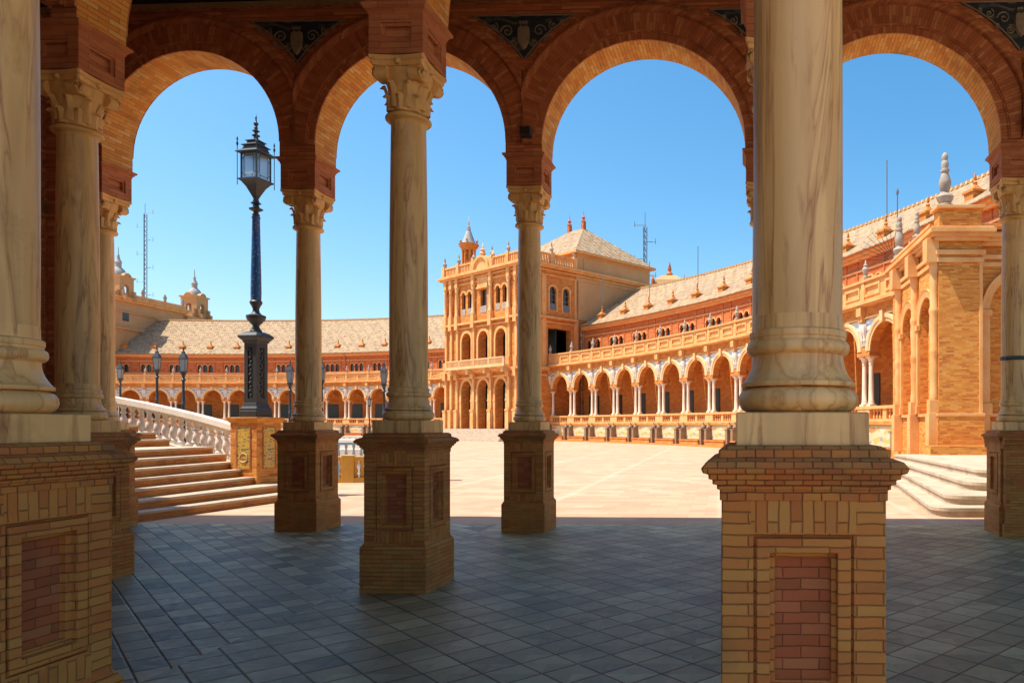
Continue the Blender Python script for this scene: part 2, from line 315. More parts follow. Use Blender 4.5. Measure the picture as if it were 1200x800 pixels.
# ------------------------------------------------------------------ mesh builder
class MB:
    def __init__(s): s.v = []; s.f = []; s.uv = []; s.mi = []; s.sm = []; s.M = Matrix.Identity(4); s.mat = 0; s.smooth = False; s.zm = None
    def face(s, pts, uv=None):
        pts = [Vector(p) for p in pts]
        if uv is None:
            n = Vector((0, 0, 0))
            for i in range(len(pts)):
                a, b = pts[i], pts[(i + 1) % len(pts)]; n += a.cross(b)
            if n.length < 1e-10: return
            n.normalize()
            if abs(n.z) > 0.75: uv = [(p.x, p.y) for p in pts]
            else:
                t = Vector((-n.y, n.x, 0)); t.normalize(); up = n.cross(t)
                uv = [(p.dot(t), p.dot(up) if abs(n.z) > 0.1 else p.z) for p in pts]
        if s.zm: pts = [s.zm(p) for p in pts]
        i0 = len(s.v); s.v += [s.M @ p for p in pts]
        s.f.append(list(range(i0, i0 + len(pts)))); s.uv += uv; s.mi.append(s.mat); s.sm.append(s.smooth)
    def box(s, x0, x1, y0, y1, z0, z1, skip=''):
        P = lambda x, y, z: (x, y, z)
        F_ = {'f': [P(x0, y0, z0), P(x1, y0, z0), P(x1, y0, z1), P(x0, y0, z1)], 'k': [P(x1, y1, z0), P(x0, y1, z0), P(x0, y1, z1), P(x1, y1, z1)],
              'l': [P(x0, y1, z0), P(x0, y0, z0), P(x0, y0, z1), P(x0, y1, z1)], 'r': [P(x1, y0, z0), P(x1, y1, z0), P(x1, y1, z1), P(x1, y0, z1)],
              't': [P(x0, y0, z1), P(x1, y0, z1), P(x1, y1, z1), P(x0, y1, z1)], 'b': [P(x0, y1, z0), P(x1, y1, z0), P(x1, y0, z0), P(x0, y0, z0)]}
        for k_, q in F_.items():
            if k_ not in skip: s.face(q)
    def cbox(s, cx, cy, z0, z1, hx, hy=None): hy = hx if hy is None else hy; s.box(cx - hx, cx + hx, cy - hy, cy + hy, z0, z1)
    def lathe(s, prof, n=24, c=(0, 0), caps=True, a0=0.0):
        s.smooth = True
        d = 0; cx, cy = c
        rings = []
        for r, z in prof: rings.append([Vector((cx + r * math.cos(a0 + 2 * math.pi * i / n), cy + r * math.sin(a0 + 2 * math.pi * i / n), z)) for i in range(n)])
        for j in range(len(prof) - 1):
            L = math.hypot(prof[j + 1][0] - prof[j][0], prof[j + 1][1] - prof[j][1]); rr = max(prof[j][0], prof[j + 1][0])
            for i in range(n):
                k = (i + 1) % n; u0 = 2 * math.pi * rr * i / n; u1 = 2 * math.pi * rr * (i + 1) / n
                s.face([rings[j][i], rings[j][k], rings[j + 1][k], rings[j + 1][i]], [(u0, d), (u1, d), (u1, d + L), (u0, d + L)])
            d += L
        s.smooth = False
        if caps:
            if prof[0][0] > 1e-4: s.face(rings[0][::-1])
            if prof[-1][0] > 1e-4: s.face(rings[-1])
    def sq(s, prof, c=(0, 0), ch=0.0):           # profile (half width, z) swept round a square
        cx, cy = c; d = 0
        def ring(h, z):
            if ch <= 0: pts = [(-h, -h), (h, -h), (h, h), (-h, h)]
            else: pts = [(-h + ch, -h), (h - ch, -h), (h, -h + ch), (h, h - ch), (h - ch, h), (-h + ch, h), (-h, h - ch), (-h, -h + ch)]
            return [Vector((cx + a, cy + b, z)) for a, b in pts]
        rings = [ring(h, z) for h, z in prof]; n = len(rings[0])
        for j in range(len(prof) - 1):
            L = math.hypot(prof[j + 1][0] - prof[j][0], prof[j + 1][1] - prof[j][1])
            for i in range(n):
                k = (i + 1) % n
                A, B, C_, D = rings[j][i], rings[j][k], rings[j + 1][k], rings[j + 1][i]
                if ch > 0 and i % 2: uv = [(0, d), (ch, d), (ch, d + L), (0, d + L)]
                else:
                    e = (rings[0][k] - rings[0][i]).normalized(); uv = [(A.dot(e), d), (B.dot(e), d), (C_.dot(e), d + L), (D.dot(e), d + L)]
                s.face([A, B, C_, D], uv)
            d += L
        s.face(rings[0][::-1]); s.face(rings[-1])
    def panel(s, x0, x1, z0, z1, y, rects):      # wall panel facing -y with nested stepped rectangles (x0,x1,z0,z1,depth)
        cur = (x0, x1, z0, z1, 0.0)
        def q(r): return [Vector((r[0], y + r[4], r[2])), Vector((r[1], y + r[4], r[2])), Vector((r[1], y + r[4], r[3])), Vector((r[0], y + r[4], r[3]))]
        for r in rects:
            for st in ((r[0], r[1], r[2], r[3], cur[4]), r):
                a, b = q(cur), q(st)
                if st[:4] == cur[:4] and st[4] == cur[4]: continue
                for i in range(4):
                    k = (i + 1) % 4; s.face([a[i], a[k], b[k], b[i]])
                cur = st
        s.face(q(cur))
    def tube(s, pts, r, n=6, cap=True):
        pts = [Vector(p) for p in pts]; s.smooth = True; rings = []
        for i, p in enumerate(pts):
            t = (pts[min(i + 1, len(pts) - 1)] - pts[max(i - 1, 0)]).normalized()
            u = t.cross(Vector((0, 0, 1)));
            if u.length < 1e-3: u = t.cross(Vector((0, 1, 0)))
            u.normalize(); v = t.cross(u); rr = r[i] if isinstance(r, (list, tuple)) else r
            rings.append([p + (u * math.cos(2 * math.pi * k / n) + v * math.sin(2 * math.pi * k / n)) * rr for k in range(n)])
        for j in range(len(pts) - 1):
            for k in range(n): l = (k + 1) % n; s.face([rings[j][k], rings[j][l], rings[j + 1][l], rings[j + 1][k]])
        s.smooth = False
        if cap: s.face(rings[0]); s.face(rings[-1][::-1])
    def bar(s, a, b, wx, wz):                    # beam of rectangular section from a to b (wx sideways, wz upwards, centred)
        a, b = Vector(a), Vector(b); t = (b - a).normalized(); u = t.cross(Vector((0, 0, 1))).normalized() * wx / 2; v = Vector((0, 0, wz / 2))
        A = [a - u - v, a + u - v, a + u + v, a - u + v]; B = [p + (b - a) for p in A]
        for i in range(4): k = (i + 1) % 4; s.face([A[i], B[i], B[k], A[k]])
        s.face(A); s.face(B[::-1])
    def prism(s, poly, z0, z1, top=True):
        lo = [Vector((p[0], p[1], z0)) for p in poly]; hi = [Vector((p[0], p[1], z1)) for p in poly]; n = len(poly)
        for i in range(n): k = (i + 1) % n; s.face([lo[i], lo[k], hi[k], hi[i]])
        if top: s.face(hi)
        s.face(lo[::-1])
    def sweep_arc(s, xc, zc, prof, n=28, a0=0.0, a1=math.pi, lim=None, sy=1.0):   # prof [(radius, y)] swept over a half circle in the xz plane
        def pt(r, y, a):
            x = xc + r * math.cos(a)
            if lim: x = min(max(x, lim[0]), lim[1])
            return Vector((x, y, zc + r * math.sin(a)))
        d = 0
        for j in range(len(prof) - 1):
            (r0, y0), (r1, y1) = prof[j], prof[j + 1]; L = math.hypot(r1 - r0, y1 - y0); rm = (r0 + r1) / 2
            for i in range(n):
                b0 = a0 + (a1 - a0) * i / n; b1 = a0 + (a1 - a0) * (i + 1) / n
                s.face([pt(r0, y0, b0), pt(r0, y0, b1), pt(r1, y1, b1), pt(r1, y1, b0)], [(d, rm * b0), (d, rm * b1), (d + L, rm * b1), (d + L, rm * b0)])
            d += L
    def arched(s, x0, x1, z0, z1, ops, y0=0.0, d=0.4, seg=14, soffit_mat=None, back=True, top=True, ends=True):
        cur = x0; m0 = s.mat
        ys = (y0, y0 + d) if back else (y0,)
        def q(a, b, c_, e): 
            for y in ys: s.face([(a[0], y, a[1]), (b[0], y, b[1]), (c_[0], y, c_[1]), (e[0], y, e[1])])
        for op in ops:
            xc, hw, zb, zs = op[:4]; rect = len(op) > 4
            q((cur, z0), (xc - hw, z0), (xc - hw, z1), (cur, z1))
            if zb > z0 + 1e-4: q((xc - hw, z0), (xc + hw, z0), (xc + hw, zb), (xc - hw, zb))
            arc = [(xc - hw, zs), (xc + hw, zs)] if rect else [(xc - hw * math.cos(math.pi * i / seg), zs + hw * math.sin(math.pi * i / seg)) for i in range(seg + 1)]
            for a, b in zip(arc, arc[1:]): q(a, b, (b[0], z1), (a[0], z1))
            if soffit_mat is not None: s.mat = soffit_mat
            path = [(xc - hw, zb)] + arc + [(xc + hw, zb)]; L = 0
            for a, b in zip(path, path[1:]):
                l = math.hypot(b[0] - a[0], b[1] - a[1])
                if l < 1e-6: continue
                s.face([(a[0], y0, a[1]), (a[0], y0 + d, a[1]), (b[0], y0 + d, b[1]), (b[0], y0, b[1])], [(0, L), (d, L), (d, L + l), (0, L + l)]); L += l
            if zb > z0 + 1e-4: s.face([(xc - hw, y0, zb), (xc + hw, y0, zb), (xc + hw, y0 + d, zb), (xc - hw, y0 + d, zb)])
            s.mat = m0; cur = xc + hw
        q((cur, z0), (x1, z0), (x1, z1), (cur, z1))
        if top: s.face([(x0, y0, z1), (x1, y0, z1), (x1, y0 + d, z1), (x0, y0 + d, z1)])
        if ends:
            for x in (x0, x1): s.face([(x, y0, z0), (x, y0 + d, z0), (x, y0 + d, z1), (x, y0, z1)])
    def build(s, name, mats, parent=None, bevel=0.0, loc=None, fix=True):
        me = bpy.data.meshes.new(name); me.from_pydata([tuple(p) for p in s.v], [], s.f)
        uvl = me.uv_layers.new(name='UVMap'); flat = [c for u in s.uv for c in (u[0], u[1])]
        uvl.data.foreach_set('uv', flat)
        me.polygons.foreach_set('material_index', s.mi); me.polygons.foreach_set('use_smooth', s.sm)
        for m_ in (mats if isinstance(mats, (list, tuple)) else [mats]): me.materials.append(M[m_])
        import bmesh
        bm = bmesh.new(); bm.from_mesh(me); bmesh.ops.remove_doubles(bm, verts=bm.verts, dist=1e-4)
        if fix: bmesh.ops.recalc_face_normals(bm, faces=bm.faces)
        bm.to_mesh(me); bm.free(); me.update()
        if any(s.sm):
            try: me.set_sharp_from_angle(angle=R(38))
            except Exception: pass
        o = bpy.data.objects.new(name, me); COL.objects.link(o)
        if parent: o.parent = parent
        if loc: o.location = loc
        if bevel:
            b = o.modifiers.new('bevel', 'BEVEL'); b.width = bevel; b.segments = 2; b.limit_method = 'ANGLE'; b.angle_limit = R(40)
        return o

def tag(o, label=None, cat=None, group=None, kind=None):
    if label: o['label'] = label
    if cat: o['category'] = cat
    if group: o['group'] = group
    if kind: o['kind'] = kind
    return o
def thing(name, label, cat, loc=(0, 0, 0), rotz=0.0, group=None):
    o = bpy.data.objects.new(name, None); COL.objects.link(o); o.location = loc; o.rotation_euler = (0, 0, rotz); o.empty_display_size = 0.2
    return tag(o, label, cat, group)
def copy_tree(root, loc, rotz, label):
    r = root.copy(); COL.objects.link(r); r.location = loc; r.rotation_euler = (0, 0, rotz); r['label'] = label
    for ch in list(root.children):
        c = ch.copy(); COL.objects.link(c); c.parent = r
        for g in list(ch.children): d = g.copy(); COL.objects.link(d); d.parent = c
    return r
def struct(o): o['kind'] = 'structure'; return o

# ------------------------------------------------------------------ setting: ground, plaza, gallery floor
mb = MB(); mb.face([(-900, -300, -0.02), (900, -300, -0.02), (900, 1400, -0.02), (-900, 1400, -0.02)]); struct(mb.build('ground', 'ground'))
mb = MB(); mb.face([(-190, -60, 0), (60, -60, 0), (60, 130, 0), (-190, 130, 0)]); struct(mb.build('plaza_paving', 'plaza'))
mb = MB(); mb.prism([(-26, 2.2), (30, 2.2), (30, 11.72), (-26, 12.1)], -0.01, 0.004); struct(mb.build('gallery_floor', 'floor'))  # stops short behind the camera view so pale paving there bounces light in

# gallery columns: (px, k)
ROWA = [at(118, 72.5), at(361.5, 73.5), at(620.5, 74.5), at(895, 75.7), at(1188, 77.0)]
ROWA.append(ROWA[-1] + (ROWA[-1] - ROWA[-2]))
ROWB = [at(91, 109.5), at(479, 114), at(907, 119)]; ROWB.append(ROWB[-1] + (ROWB[-1] - ROWB[-2]))
ROWC = [at(-20, 268), at(935, 283)]; ROWC.append(ROWC[-1] + (ROWC[-1] - ROWC[-2]))
PHI = R(-2.2)

# ------------------------------------------------------------------ gallery columns
def make_pedestal(parent):
    mb = MB(); h = 0.305
    mb.sq([(0.335, 0.0), (0.335, 0.44), (0.305, 0.49)])
    for a in range(4):
        mb.M = Matrix.Rotation(a * math.pi / 2, 4, 'Z')
        V3 = Vector
        for xa, xb, za, zb in ((-h, -.195, .485, 1.375), (.195, h, .485, 1.375)): mb.face([(xa, -h, za), (xb, -h, za), (xb, -h, zb), (xa, -h, zb)])
        for za, zb in ((1.25, 1.375), (.485, .6)):
            mb.face([(-.195, -h, za), (.195, -h, za), (.195, -h, zb), (-.195, -h, zb)], [(za + .003, -.195), (za + .003, .195), (zb + .003, .195), (zb + .003, -.195)])
        mb.panel(-.195, .195, 0.6, 1.25, -h, [(-0.185, 0.185, 0.61, 1.24, 0.022), (-0.175, 0.175, 0.62, 1.23, -0.006), (-0.15, 0.15, 0.645, 1.205, -0.006), (-0.125, 0.125, 0.67, 1.175, 0.03), (-0.112, 0.112, 0.686, 1.159, 0.03), (-0.105, 0.105, 0.693, 1.152, 0.06)])
        mb.mi[-1] = 1
    mb.M = Matrix.Identity(4)
    o = mb.build('pedestal', ['brick_pedestal', 'brick_panel'], parent, bevel=0.005)
    mb = MB()
    mb.sq([(0.312, 1.37), (0.312, 1.41), (0.322, 1.412), (0.322, 1.428), (0.338, 1.432), (0.338, 1.448), (0.352, 1.452), (0.352, 1.468), (0.372, 1.475), (0.378, 1.492), (0.36, 1.515), (0.318, 1.53), (0.315, 1.558), (0.29, 1.572)], ch=0.008)
    mb.build('cornice', 'brick_ledge', parent, bevel=0.003)
def make_column(parent):
    mb = MB(); mb.sq([(0.248, 1.57), (0.252, 1.575), (0.252, 1.695), (0.248, 1.70)]); mb.build('plinth', 'marble_tan', parent, bevel=0.006)
    mb = MB()
    torus = lambda r, zc, hh, bulge, n=8: [(r + bulge * math.cos(t), zc + hh * math.sin(t)) for t in [math.pi * (i / n - .5) for i in range(n + 1)]]
    prof = [(0.2, 1.70)] + torus(0.2, 1.752, 0.05, 0.047) + [(0.232, 1.805), (0.234, 1.808), (0.234, 1.822), (0.226, 1.826)] + [(0.187 + 0.039 * (1 - k / 8) ** 2.2, 1.826 + 0.106 * k / 8) for k in range(1, 9)]
    prof += [(0.196, 1.934)] + torus(0.196, 1.962, 0.026, 0.016) + [(0.196, 1.99), (0.196, 2.0), (0.2, 2.004), (0.2, 2.026), (0.196, 2.03), (0.185, 2.034), (0.183, 2.09)]
    mb.lathe(prof, 40); mb.build('base', 'marble_tan', parent)
    mb = MB()
    prof = [(0.1825, 2.09)] + [(0.1825 - 0.016 * (t ** 1.6) + 0.004 * math.sin(math.pi * t), 2.09 + 2.64 * t) for t in [i / 16 for i in range(17)]]
    mb.lathe(prof, 40, caps=False); mb.build('shaft', 'marble_tan', parent)
    # capital
    mb = MB()
    prof = [(0.166, 4.72), (0.176, 4.735), (0.2, 4.745)] + torus(0.2, 4.768, 0.024, 0.022, 6) + [(0.19, 4.8), (0.176, 4.81), (0.178, 4.9), (0.186, 5.0), (0.2, 5.08), (0.224, 5.14), (0.232, 5.17), (0.236, 5.22), (0.2, 5.235)]
    mb.lathe(prof, 32)
    # leaves
    for tier, (zb, zt, nn, off, w0, r0, curl) in enumerate(((4.81, 4.97, 8, 0, 0.06, 0.18, 0.045), (4.84, 5.09, 8, 0.5, 0.062, 0.183, 0.06))):
        for i in range(nn):
            a = 2 * math.pi * (i + off) / nn; ca, sa = math.cos(a), math.sin(a); mb.smooth = True
            rows = []
            for t in [0, .25, .5, .72, .88, 1.0, 1.04]:
                z = zb + (zt - zb) * min(t, 1.0) - (0.03 if t > 1 else 0); rr = r0 + 0.006 + curl * max(0, t - .45) ** 1.5 * 1.6 + (0.02 if t > 1 else 0)
                wd = w0 * (1 - 0.5 * t * t) * (1.06 if t < 1.01 else .7)
                row = []
                for u, dep in ((-1, -.012), (-.55, .008), (0, .02), (.55, .008), (1, -.012)):
                    row.append(Vector((ca * (rr + dep) - sa * u * wd, sa * (rr + dep) + ca * u * wd, z)))
                rows.append(row)
            for p, q_ in zip(rows, rows[1:]):
                for j in range(4): mb.face([p[j], p[j + 1], q_[j + 1], q_[j]])
            mb.smooth = False
    # volutes, two on each face
    for k in range(4):
        mb.M = Matrix.Rotation(k * math.pi / 2, 4, 'Z')
        for sx in (-1, 1):
            cx, cz, y = sx * 0.198, 5.165, -0.212
            sp = [(cx + sx * (0.066 * (1 - i / 26)) * math.cos(2.2 + i * .5) * -1, y - 0.012 - 0.018 * i / 26, cz + (0.066 * (1 - i / 26)) * math.sin(2.2 + i * .5)) for i in range(25)]
            mb.tube(sp, 0.0125, 5)
            ring = [(cx + 0.068 * math.cos(t), cz + 0.068 * math.sin(t)) for t in [2 * math.pi * i / 20 for i in range(20)]]
            for i in range(20):
                a, b = ring[i], ring[(i + 1) % 20]
                mb.face([(a[0], y, a[1]), (b[0], y, b[1]), (b[0], y + .1, b[1]), (a[0], y + .1, a[1])])
            mb.face([(a[0], y, a[1]) for a in ring]); mb.face([(a[0], y + .1, a[1]) for a in ring][::-1])
        mb.tube([(x, -0.222 + .035 * (1 - (x / .16) ** 2), 5.222 - .03 * (1 - (x / .16) ** 2)) for x in (-.16, -.1, -.05, 0, .05, .1, .16)], 0.014, 5)
        mb.lathe([(0.0, 5.235), (0.028, 5.25), (0.03, 5.29), (0.0, 5.315)], 10, (0, -0.232))
    mb.M = Matrix.Identity(4)
    # abacus with hollow sides
    def absq(h, z):
        pts = []
        for k in range(4):
            a = k * math.pi / 2; ca, sa = math.cos(a), math.sin(a)
            for t in (-0.93, -.75, -.5, -.2, .2, .5, .75, 0.93):
                x = h * t; y = -h * (1 - .14 * (1 - t * t)); pts.append(Vector((ca * x - sa * y, sa * x + ca * y, z)))
        return pts
    layers = [absq(h, z) for h, z in ((0.235, 5.225), (0.262, 5.235), (0.272, 5.27), (0.262, 5.278), (0.285, 5.29), (0.29, 5.325), (0.275, 5.33))]
    for A, B in zip(layers, layers[1:]):
        for i in range(32): k = (i + 1) % 32; mb.face([A[i], A[k], B[k], B[i]])
    mb.face(layers[0][::-1]); mb.face(layers[-1])
    mb.build('capital', 'marble_cap', parent, bevel=0.0)
    # impost block
    mb = MB(); h = 0.275
    for a in range(4):
        mb.M = Matrix.Rotation(a * math.pi / 2, 4, 'Z')
        mb.panel(-h, h, 5.332, 5.72, -h, [(-0.16, 0.16, 5.43, 5.64, 0.0), (-0.155, 0.155, 5.435, 5.635, 0.02), (-0.13, 0.13, 5.46, 5.61, 0.02), (-0.125, 0.125, 5.465, 5.605, 0.06)])
    mb.M = Matrix.Identity(4)
    mb.face([(-h, -h, 5.332), (-h, h, 5.332), (h, h, 5.332), (h, -h, 5.332)])
    mb.sq([(0.277, 5.715), (0.285, 5.73), (0.285, 5.745), (0.3, 5.755), (0.305, 5.775), (0.325, 5.785), (0.33, 5.815), (0.3, 5.822)])
    mb.build('impost_block', 'brick_block', parent, bevel=0.004)

LABA = ['marble column on a brick pedestal against the dark end wall beside the steps', 'slender marble column just right of the blue lamp post', 'marble column standing in front of the distant pavilion facade',
        'marble column of the outer row hidden behind the big near column', 'marble column at the right edge beside the iron railing and low brick wall', 'marble column of the outer row beyond the right edge']
LABB = ['marble column close behind the big shadowed column at left', 'marble column with scrolled capital between two arches, darkest pedestal of mid floor', 'marble column of the middle row behind the nearest column', 'marble column of the middle row beyond the right edge']
LABC = ['huge shadowed marble column cut by the left edge on a dark brick pedestal', 'nearest marble column on a panelled ochre brick pedestal right of centre', 'near marble column beyond the right edge']
proto = None
def rot_of(row, i):
    a = row[max(i - 1, 0)]; b = row[min(i + 1, len(row) - 1)]; d = b - a; return math.atan2(d.y, d.x)
for row, labs in ((ROWA, LABA), (ROWB, LABB), (ROWC, LABC)):
    for i, (p, lb) in enumerate(zip(row, labs)):
        if proto is None:
            proto = thing('arcade_column', lb, 'column', p, PHI, 'marble columns of the shaded gallery'); make_pedestal(proto); make_column(proto)
        else: copy_tree(proto, p, PHI, lb)

# ------------------------------------------------------------------ brick arcades on the columns
def arcade(row, label, ztop=8.2, spandrels=True, endwall=0.0):
    root = thing('brick_arcade', label, 'arcade', row[0])
    for i in range(len(row) - 1):
        a, b = row[i], row[i + 1]; L = (b - a).length; ang = math.atan2(b.y - a.y, b.x - a.x)
        T = Matrix.Translation(a - row[0]) @ Matrix.Rotation(ang, 4, 'Z'); hw = L / 2 - 0.285; zs = 7.5 - hw
        mb = MB(); mb.M = T
        mb.arched(0, L, 5.822, ztop, [(L / 2, hw, 5.822, zs)], -0.28, 0.56, 32, soffit_mat=1, ends=False)
        mb.box(0, L, -0.30, -0.28, 7.99, ztop - 0.002, 'k'); mb.box(0, L, -0.335, -0.30, 8.1, ztop - 0.004, 'k')
        mb.build('wall', ['brick_arch', 'brick_soffit'], root)
        mb = MB(); mb.M = T
        for sgn in (-1, 1):
            y = lambda v: sgn * v
            prof = [(hw + 0.0, y(0.279)), (hw + 0.003, y(0.30)), (hw + 0.1, y(0.30)), (hw + 0.1, y(0.315)), (hw + 0.125, y(0.32)), (hw + 0.13, y(0.335)), (hw + 0.40, y(0.335)), (hw + 0.41, y(0.36))]
            prof += [(hw + 0.46 - 0.05 * math.cos(t), y(0.36 + 0.045 * math.sin(t))) for t in [math.pi * j / 6 for j in range(7)]] + [(hw + 0.52, y(0.36)), (hw + 0.56, y(0.345)), (hw + 0.565, y(0.279))]
            mb.sweep_arc(L / 2, zs, prof, 40, lim=(0.001, L - 0.001))
        mb.build('arch', 'brick_arch', root)
    if spandrels:
        for i in range(0, len(row)):
            a = row[i]; d = (row[min(i + 1, len(row) - 1)] - row[max(i - 1, 0)]).normalized(); ang = math.atan2(d.y, d.x)
            Ls = [(row[i] - row[i - 1]).length if i > 0 else 99, (row[i + 1] - row[i]).length if i < len(row) - 1 else 99]
            def edge(L, z):
                re = L / 2 - 0.285 + 0.66; dz = z - (7.5 - (L / 2 - 0.285))
                return L / 2 - math.sqrt(max(re * re - dz * dz, 0)) if re > dz else L / 2
            mb = MB(); mb.M = Matrix.Translation(a - row[0]) @ Matrix.Rotation(ang, 4, 'Z'); n = 14; z1 = 7.93; z0 = 7.0
            l = []
            for j in range(n + 1):
                z = z0 + (z1 - z0) * j / n
                xl = -edge(Ls[0], z) if Ls[0] < 90 else 0; xr = edge(Ls[1], z) if Ls[1] < 90 else 0
                if xr - xl > 0.02: l.append((xl, xr, z))
            for p, q_ in zip(l, l[1:]):
                mb.face([(p[0], -0.292, p[2]), (p[1], -0.292, p[2]), (q_[1], -0.292, q_[2]), (q_[0], -0.292, q_[2])])
            xl, xr = l[-1][0], l[-1][1]
            mb.box(xl, xr, -0.292, -0.279, z1, z1 + .004)
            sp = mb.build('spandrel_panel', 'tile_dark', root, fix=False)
            # raised border and scrolling relief with a shield in the middle
            mb = MB(); mb.M = Matrix.Translation(a - row[0]) @ Matrix.Rotation(ang, 4, 'Z')
            mb.tube([(p[0] + .03, -0.3, p[2]) for p in l] + [(l[-1][1] - .03, -0.3, z1 - .02)] + [(p[1] - .03, -0.3, p[2]) for p in l[::-1]], 0.012, 5)
            for sx in (-1, 1):
                if (sx < 0 and Ls[0] > 90) or (sx > 0 and Ls[1] > 90): continue
                for (cx, cz, r_, ph) in ((0.25, 7.68, 0.1, 0), (0.46, 7.75, 0.07, 2), (0.16, 7.5, 0.06, 3), (0.6, 7.8, 0.035, 1), (0.34, 7.57, 0.04, 4)):
                    mb.tube([(sx * (cx + r_ * (1 - t / 22) * math.cos(ph + t * .45)), -0.3, cz + r_ * (1 - t / 22) * math.sin(ph + t * .45)) for t in range(21)], 0.011, 5)
            mb.build('scroll_relief', 'relief', sp)
            if Ls[0] < 90 and Ls[1] < 90:
                mb = MB(); mb.M = Matrix.Translation(a - row[0]) @ Matrix.Rotation(ang, 4, 'Z')
                shield = [(-.09, 7.74), (-.1, 7.62), (-.085, 7.5), (-.04, 7.42), (0, 7.39), (.04, 7.42), (.085, 7.5), (.1, 7.62), (.09, 7.74), (.045, 7.77), (0, 7.75), (-.045, 7.77)]
                c = Vector((0, -0.335, 7.6))
                for p, q_ in zip(shield, shield[1:] + shield[:1]):
                    mb.face([(p[0], -0.293, p[1]), (q_[0], -0.293, q_[1]), (q_[0] * .85, -0.325, 7.6 + (q_[1] - 7.6) * .85), (p[0] * .85, -0.325, 7.6 + (p[1] - 7.6) * .85)])
                    mb.face([(p[0] * .85, -0.325, 7.6 + (p[1] - 7.6) * .85), (q_[0] * .85, -0.325, 7.6 + (q_[1] - 7.6) * .85), c])
                for dx in (-.045, 0, .045): mb.lathe([(0.0, 7.78), (0.02, 7.79), (0.022, 7.815), (0.0, 7.835)], 8, (dx, -0.31))
                mb.build('shield', 'relief', sp)
    return root
ra = arcade(ROWA, 'row of round brick arches at the front, framing the blue sky, with dark tile spandrels')
arcade(ROWB, 'second row of brick arches inside the gallery above the middle columns', spandrels=False)
arcade(ROWC, 'nearest row of brick arches overhead', spandrels=False)
# electric boxes above the column blocks
for i in (2, 4):
    p = ROWA[i]; t = thing('floodlight', ['', '', 'small floodlight box where two arches meet left of centre', '', 'small floodlight box under the arch above the right edge column'][i], 'floodlight', (p.x + 0.06, p.y - 0.42, 6.02), PHI, 'floodlights on the arcade')
    mb = MB(); mb.box(-.08, .08, -.07, .05, 0, .13); mb.build('housing', 'iron', t, bevel=.006)
    mb = MB(); mb.box(-.065, .065, -.076, -.0705, .015, .115); mb.build('lens', 'dark', t)
    mb = MB(); mb.bar((0, .05, .06), (0, .1, .06), .03, .03); mb.build('bracket', 'iron', t)

# gallery ceiling and roof slab, gilded trim under the ceiling
y0c = 1.45
mb = MB(); mb.prism([(-30, -1.0), (-1.2, -1.0), (-1.2, y0c), (30, y0c), (30, ROWA[4].y + 0.31 - 0.05 * 22), (7.62, ROWA[4].y + 0.3), (-9.86, ROWA[0].y + 0.3), (-30, ROWA[0].y + 1.1)], 8.21, 8.4)  # rear edge shaped for light, unseen: left reaches back to shade, right stays open
for i in range(-16, 20): mb.box(i * 1.2 - .11, i * 1.2 + .11, y0c, 10.6, 7.99, 8.208)
rf = mb.build('gallery_ceiling', 'wood'); tag(rf, 'dark timber ceiling above the arcade at the top edge', 'ceiling')
d = (ROWA[4] - ROWA[0]); ang = math.atan2(d.y, d.x)
mb = MB(); mb.box(-1, 20, -.39, -.352, 8.12, 8.19)
for i in range(130): mb.box(i * .15 - .9, i * .15 - .83, -.40, -.391, 8.085, 8.115)
o = mb.build('gilded_moulding', 'trim', loc=ROWA[0]); o.rotation_euler = (0, 0, ang); tag(o, 'thin gilded moulding with dentils under the dark ceiling', 'moulding')

# end wall on the left
mb = MB(); p = ROWA[0]; mb.box(-14, -0.34, -0.28, 0.28, 0, 8.2); mb.box(-14, -0.30, -0.33, 0.33, 5.72, 5.82); mb.box(-14, -0.30, -.34, .34, 0, .45)
mb.box(-1.2, -.64, -12.6, -.28, 0, 8.2); mb.box(-.64, 8.4, -12.6, -12.1, 0, 8.2)  # second box: unseen wall behind the camera, added to darken the left pedestals
o = mb.build('end_and_shade_walls', 'brick_arch', loc=p); o.rotation_euler = (0, 0, PHI); tag(o, 'dark brick end wall behind the left columns, with an added unseen light-blocking rear wall', 'wall')

# low brick wall with iron railing at the right
p = ROWA[4]
t = thing('parapet_wall', 'low brick wall with a stone coping beside the right edge column', 'wall', p, PHI)
mb = MB(); mb.box(-0.27, 9, -0.42, 0.42, 0, 1.3); mb.box(-0.3, 9, -.45, .45, 0, .2)
mb.build('wall', 'brick_wing' if False else 'brick_pedestal', t)
mb = MB()
for a, b in ((0.43, 1.302), (0.46, 1.362), (0.49, 1.422)): mb.box(-.3, 9, -a, a, b, b + .058)
mb.build('coping', 'brick_ledge', t, bevel=.004)
t = thing('iron_railing', 'black wrought iron railing fixed to the right edge column', 'railing', p, PHI)
mb = MB(); mb.bar((-.2, -.2, 2.66), (9, -.2, 2.66), .04, .035); mb.bar((.2, -.2, 1.66), (9, -.2, 1.66), .04, .035); mb.bar((.2, -.2, 2.5), (9, -.2, 2.5), .02, .02)
mb.lathe([(.188, 2.63), (.196, 2.635), (.196, 2.685), (.188, 2.69)], 24)
mb.build('rail', 'iron', t)
for i in range(40):
    mb = MB(); x = .3 + i * .13; mb.tube([(x, -.2, 1.56), (x, -.2, 2.1), (x, -.2, 2.66)], .011, 6); mb.lathe([(.011, 2.0), (.024, 2.04), (.024, 2.08), (.011, 2.12)], 6, (x, -.2)); mb.build('bar', 'iron', t)

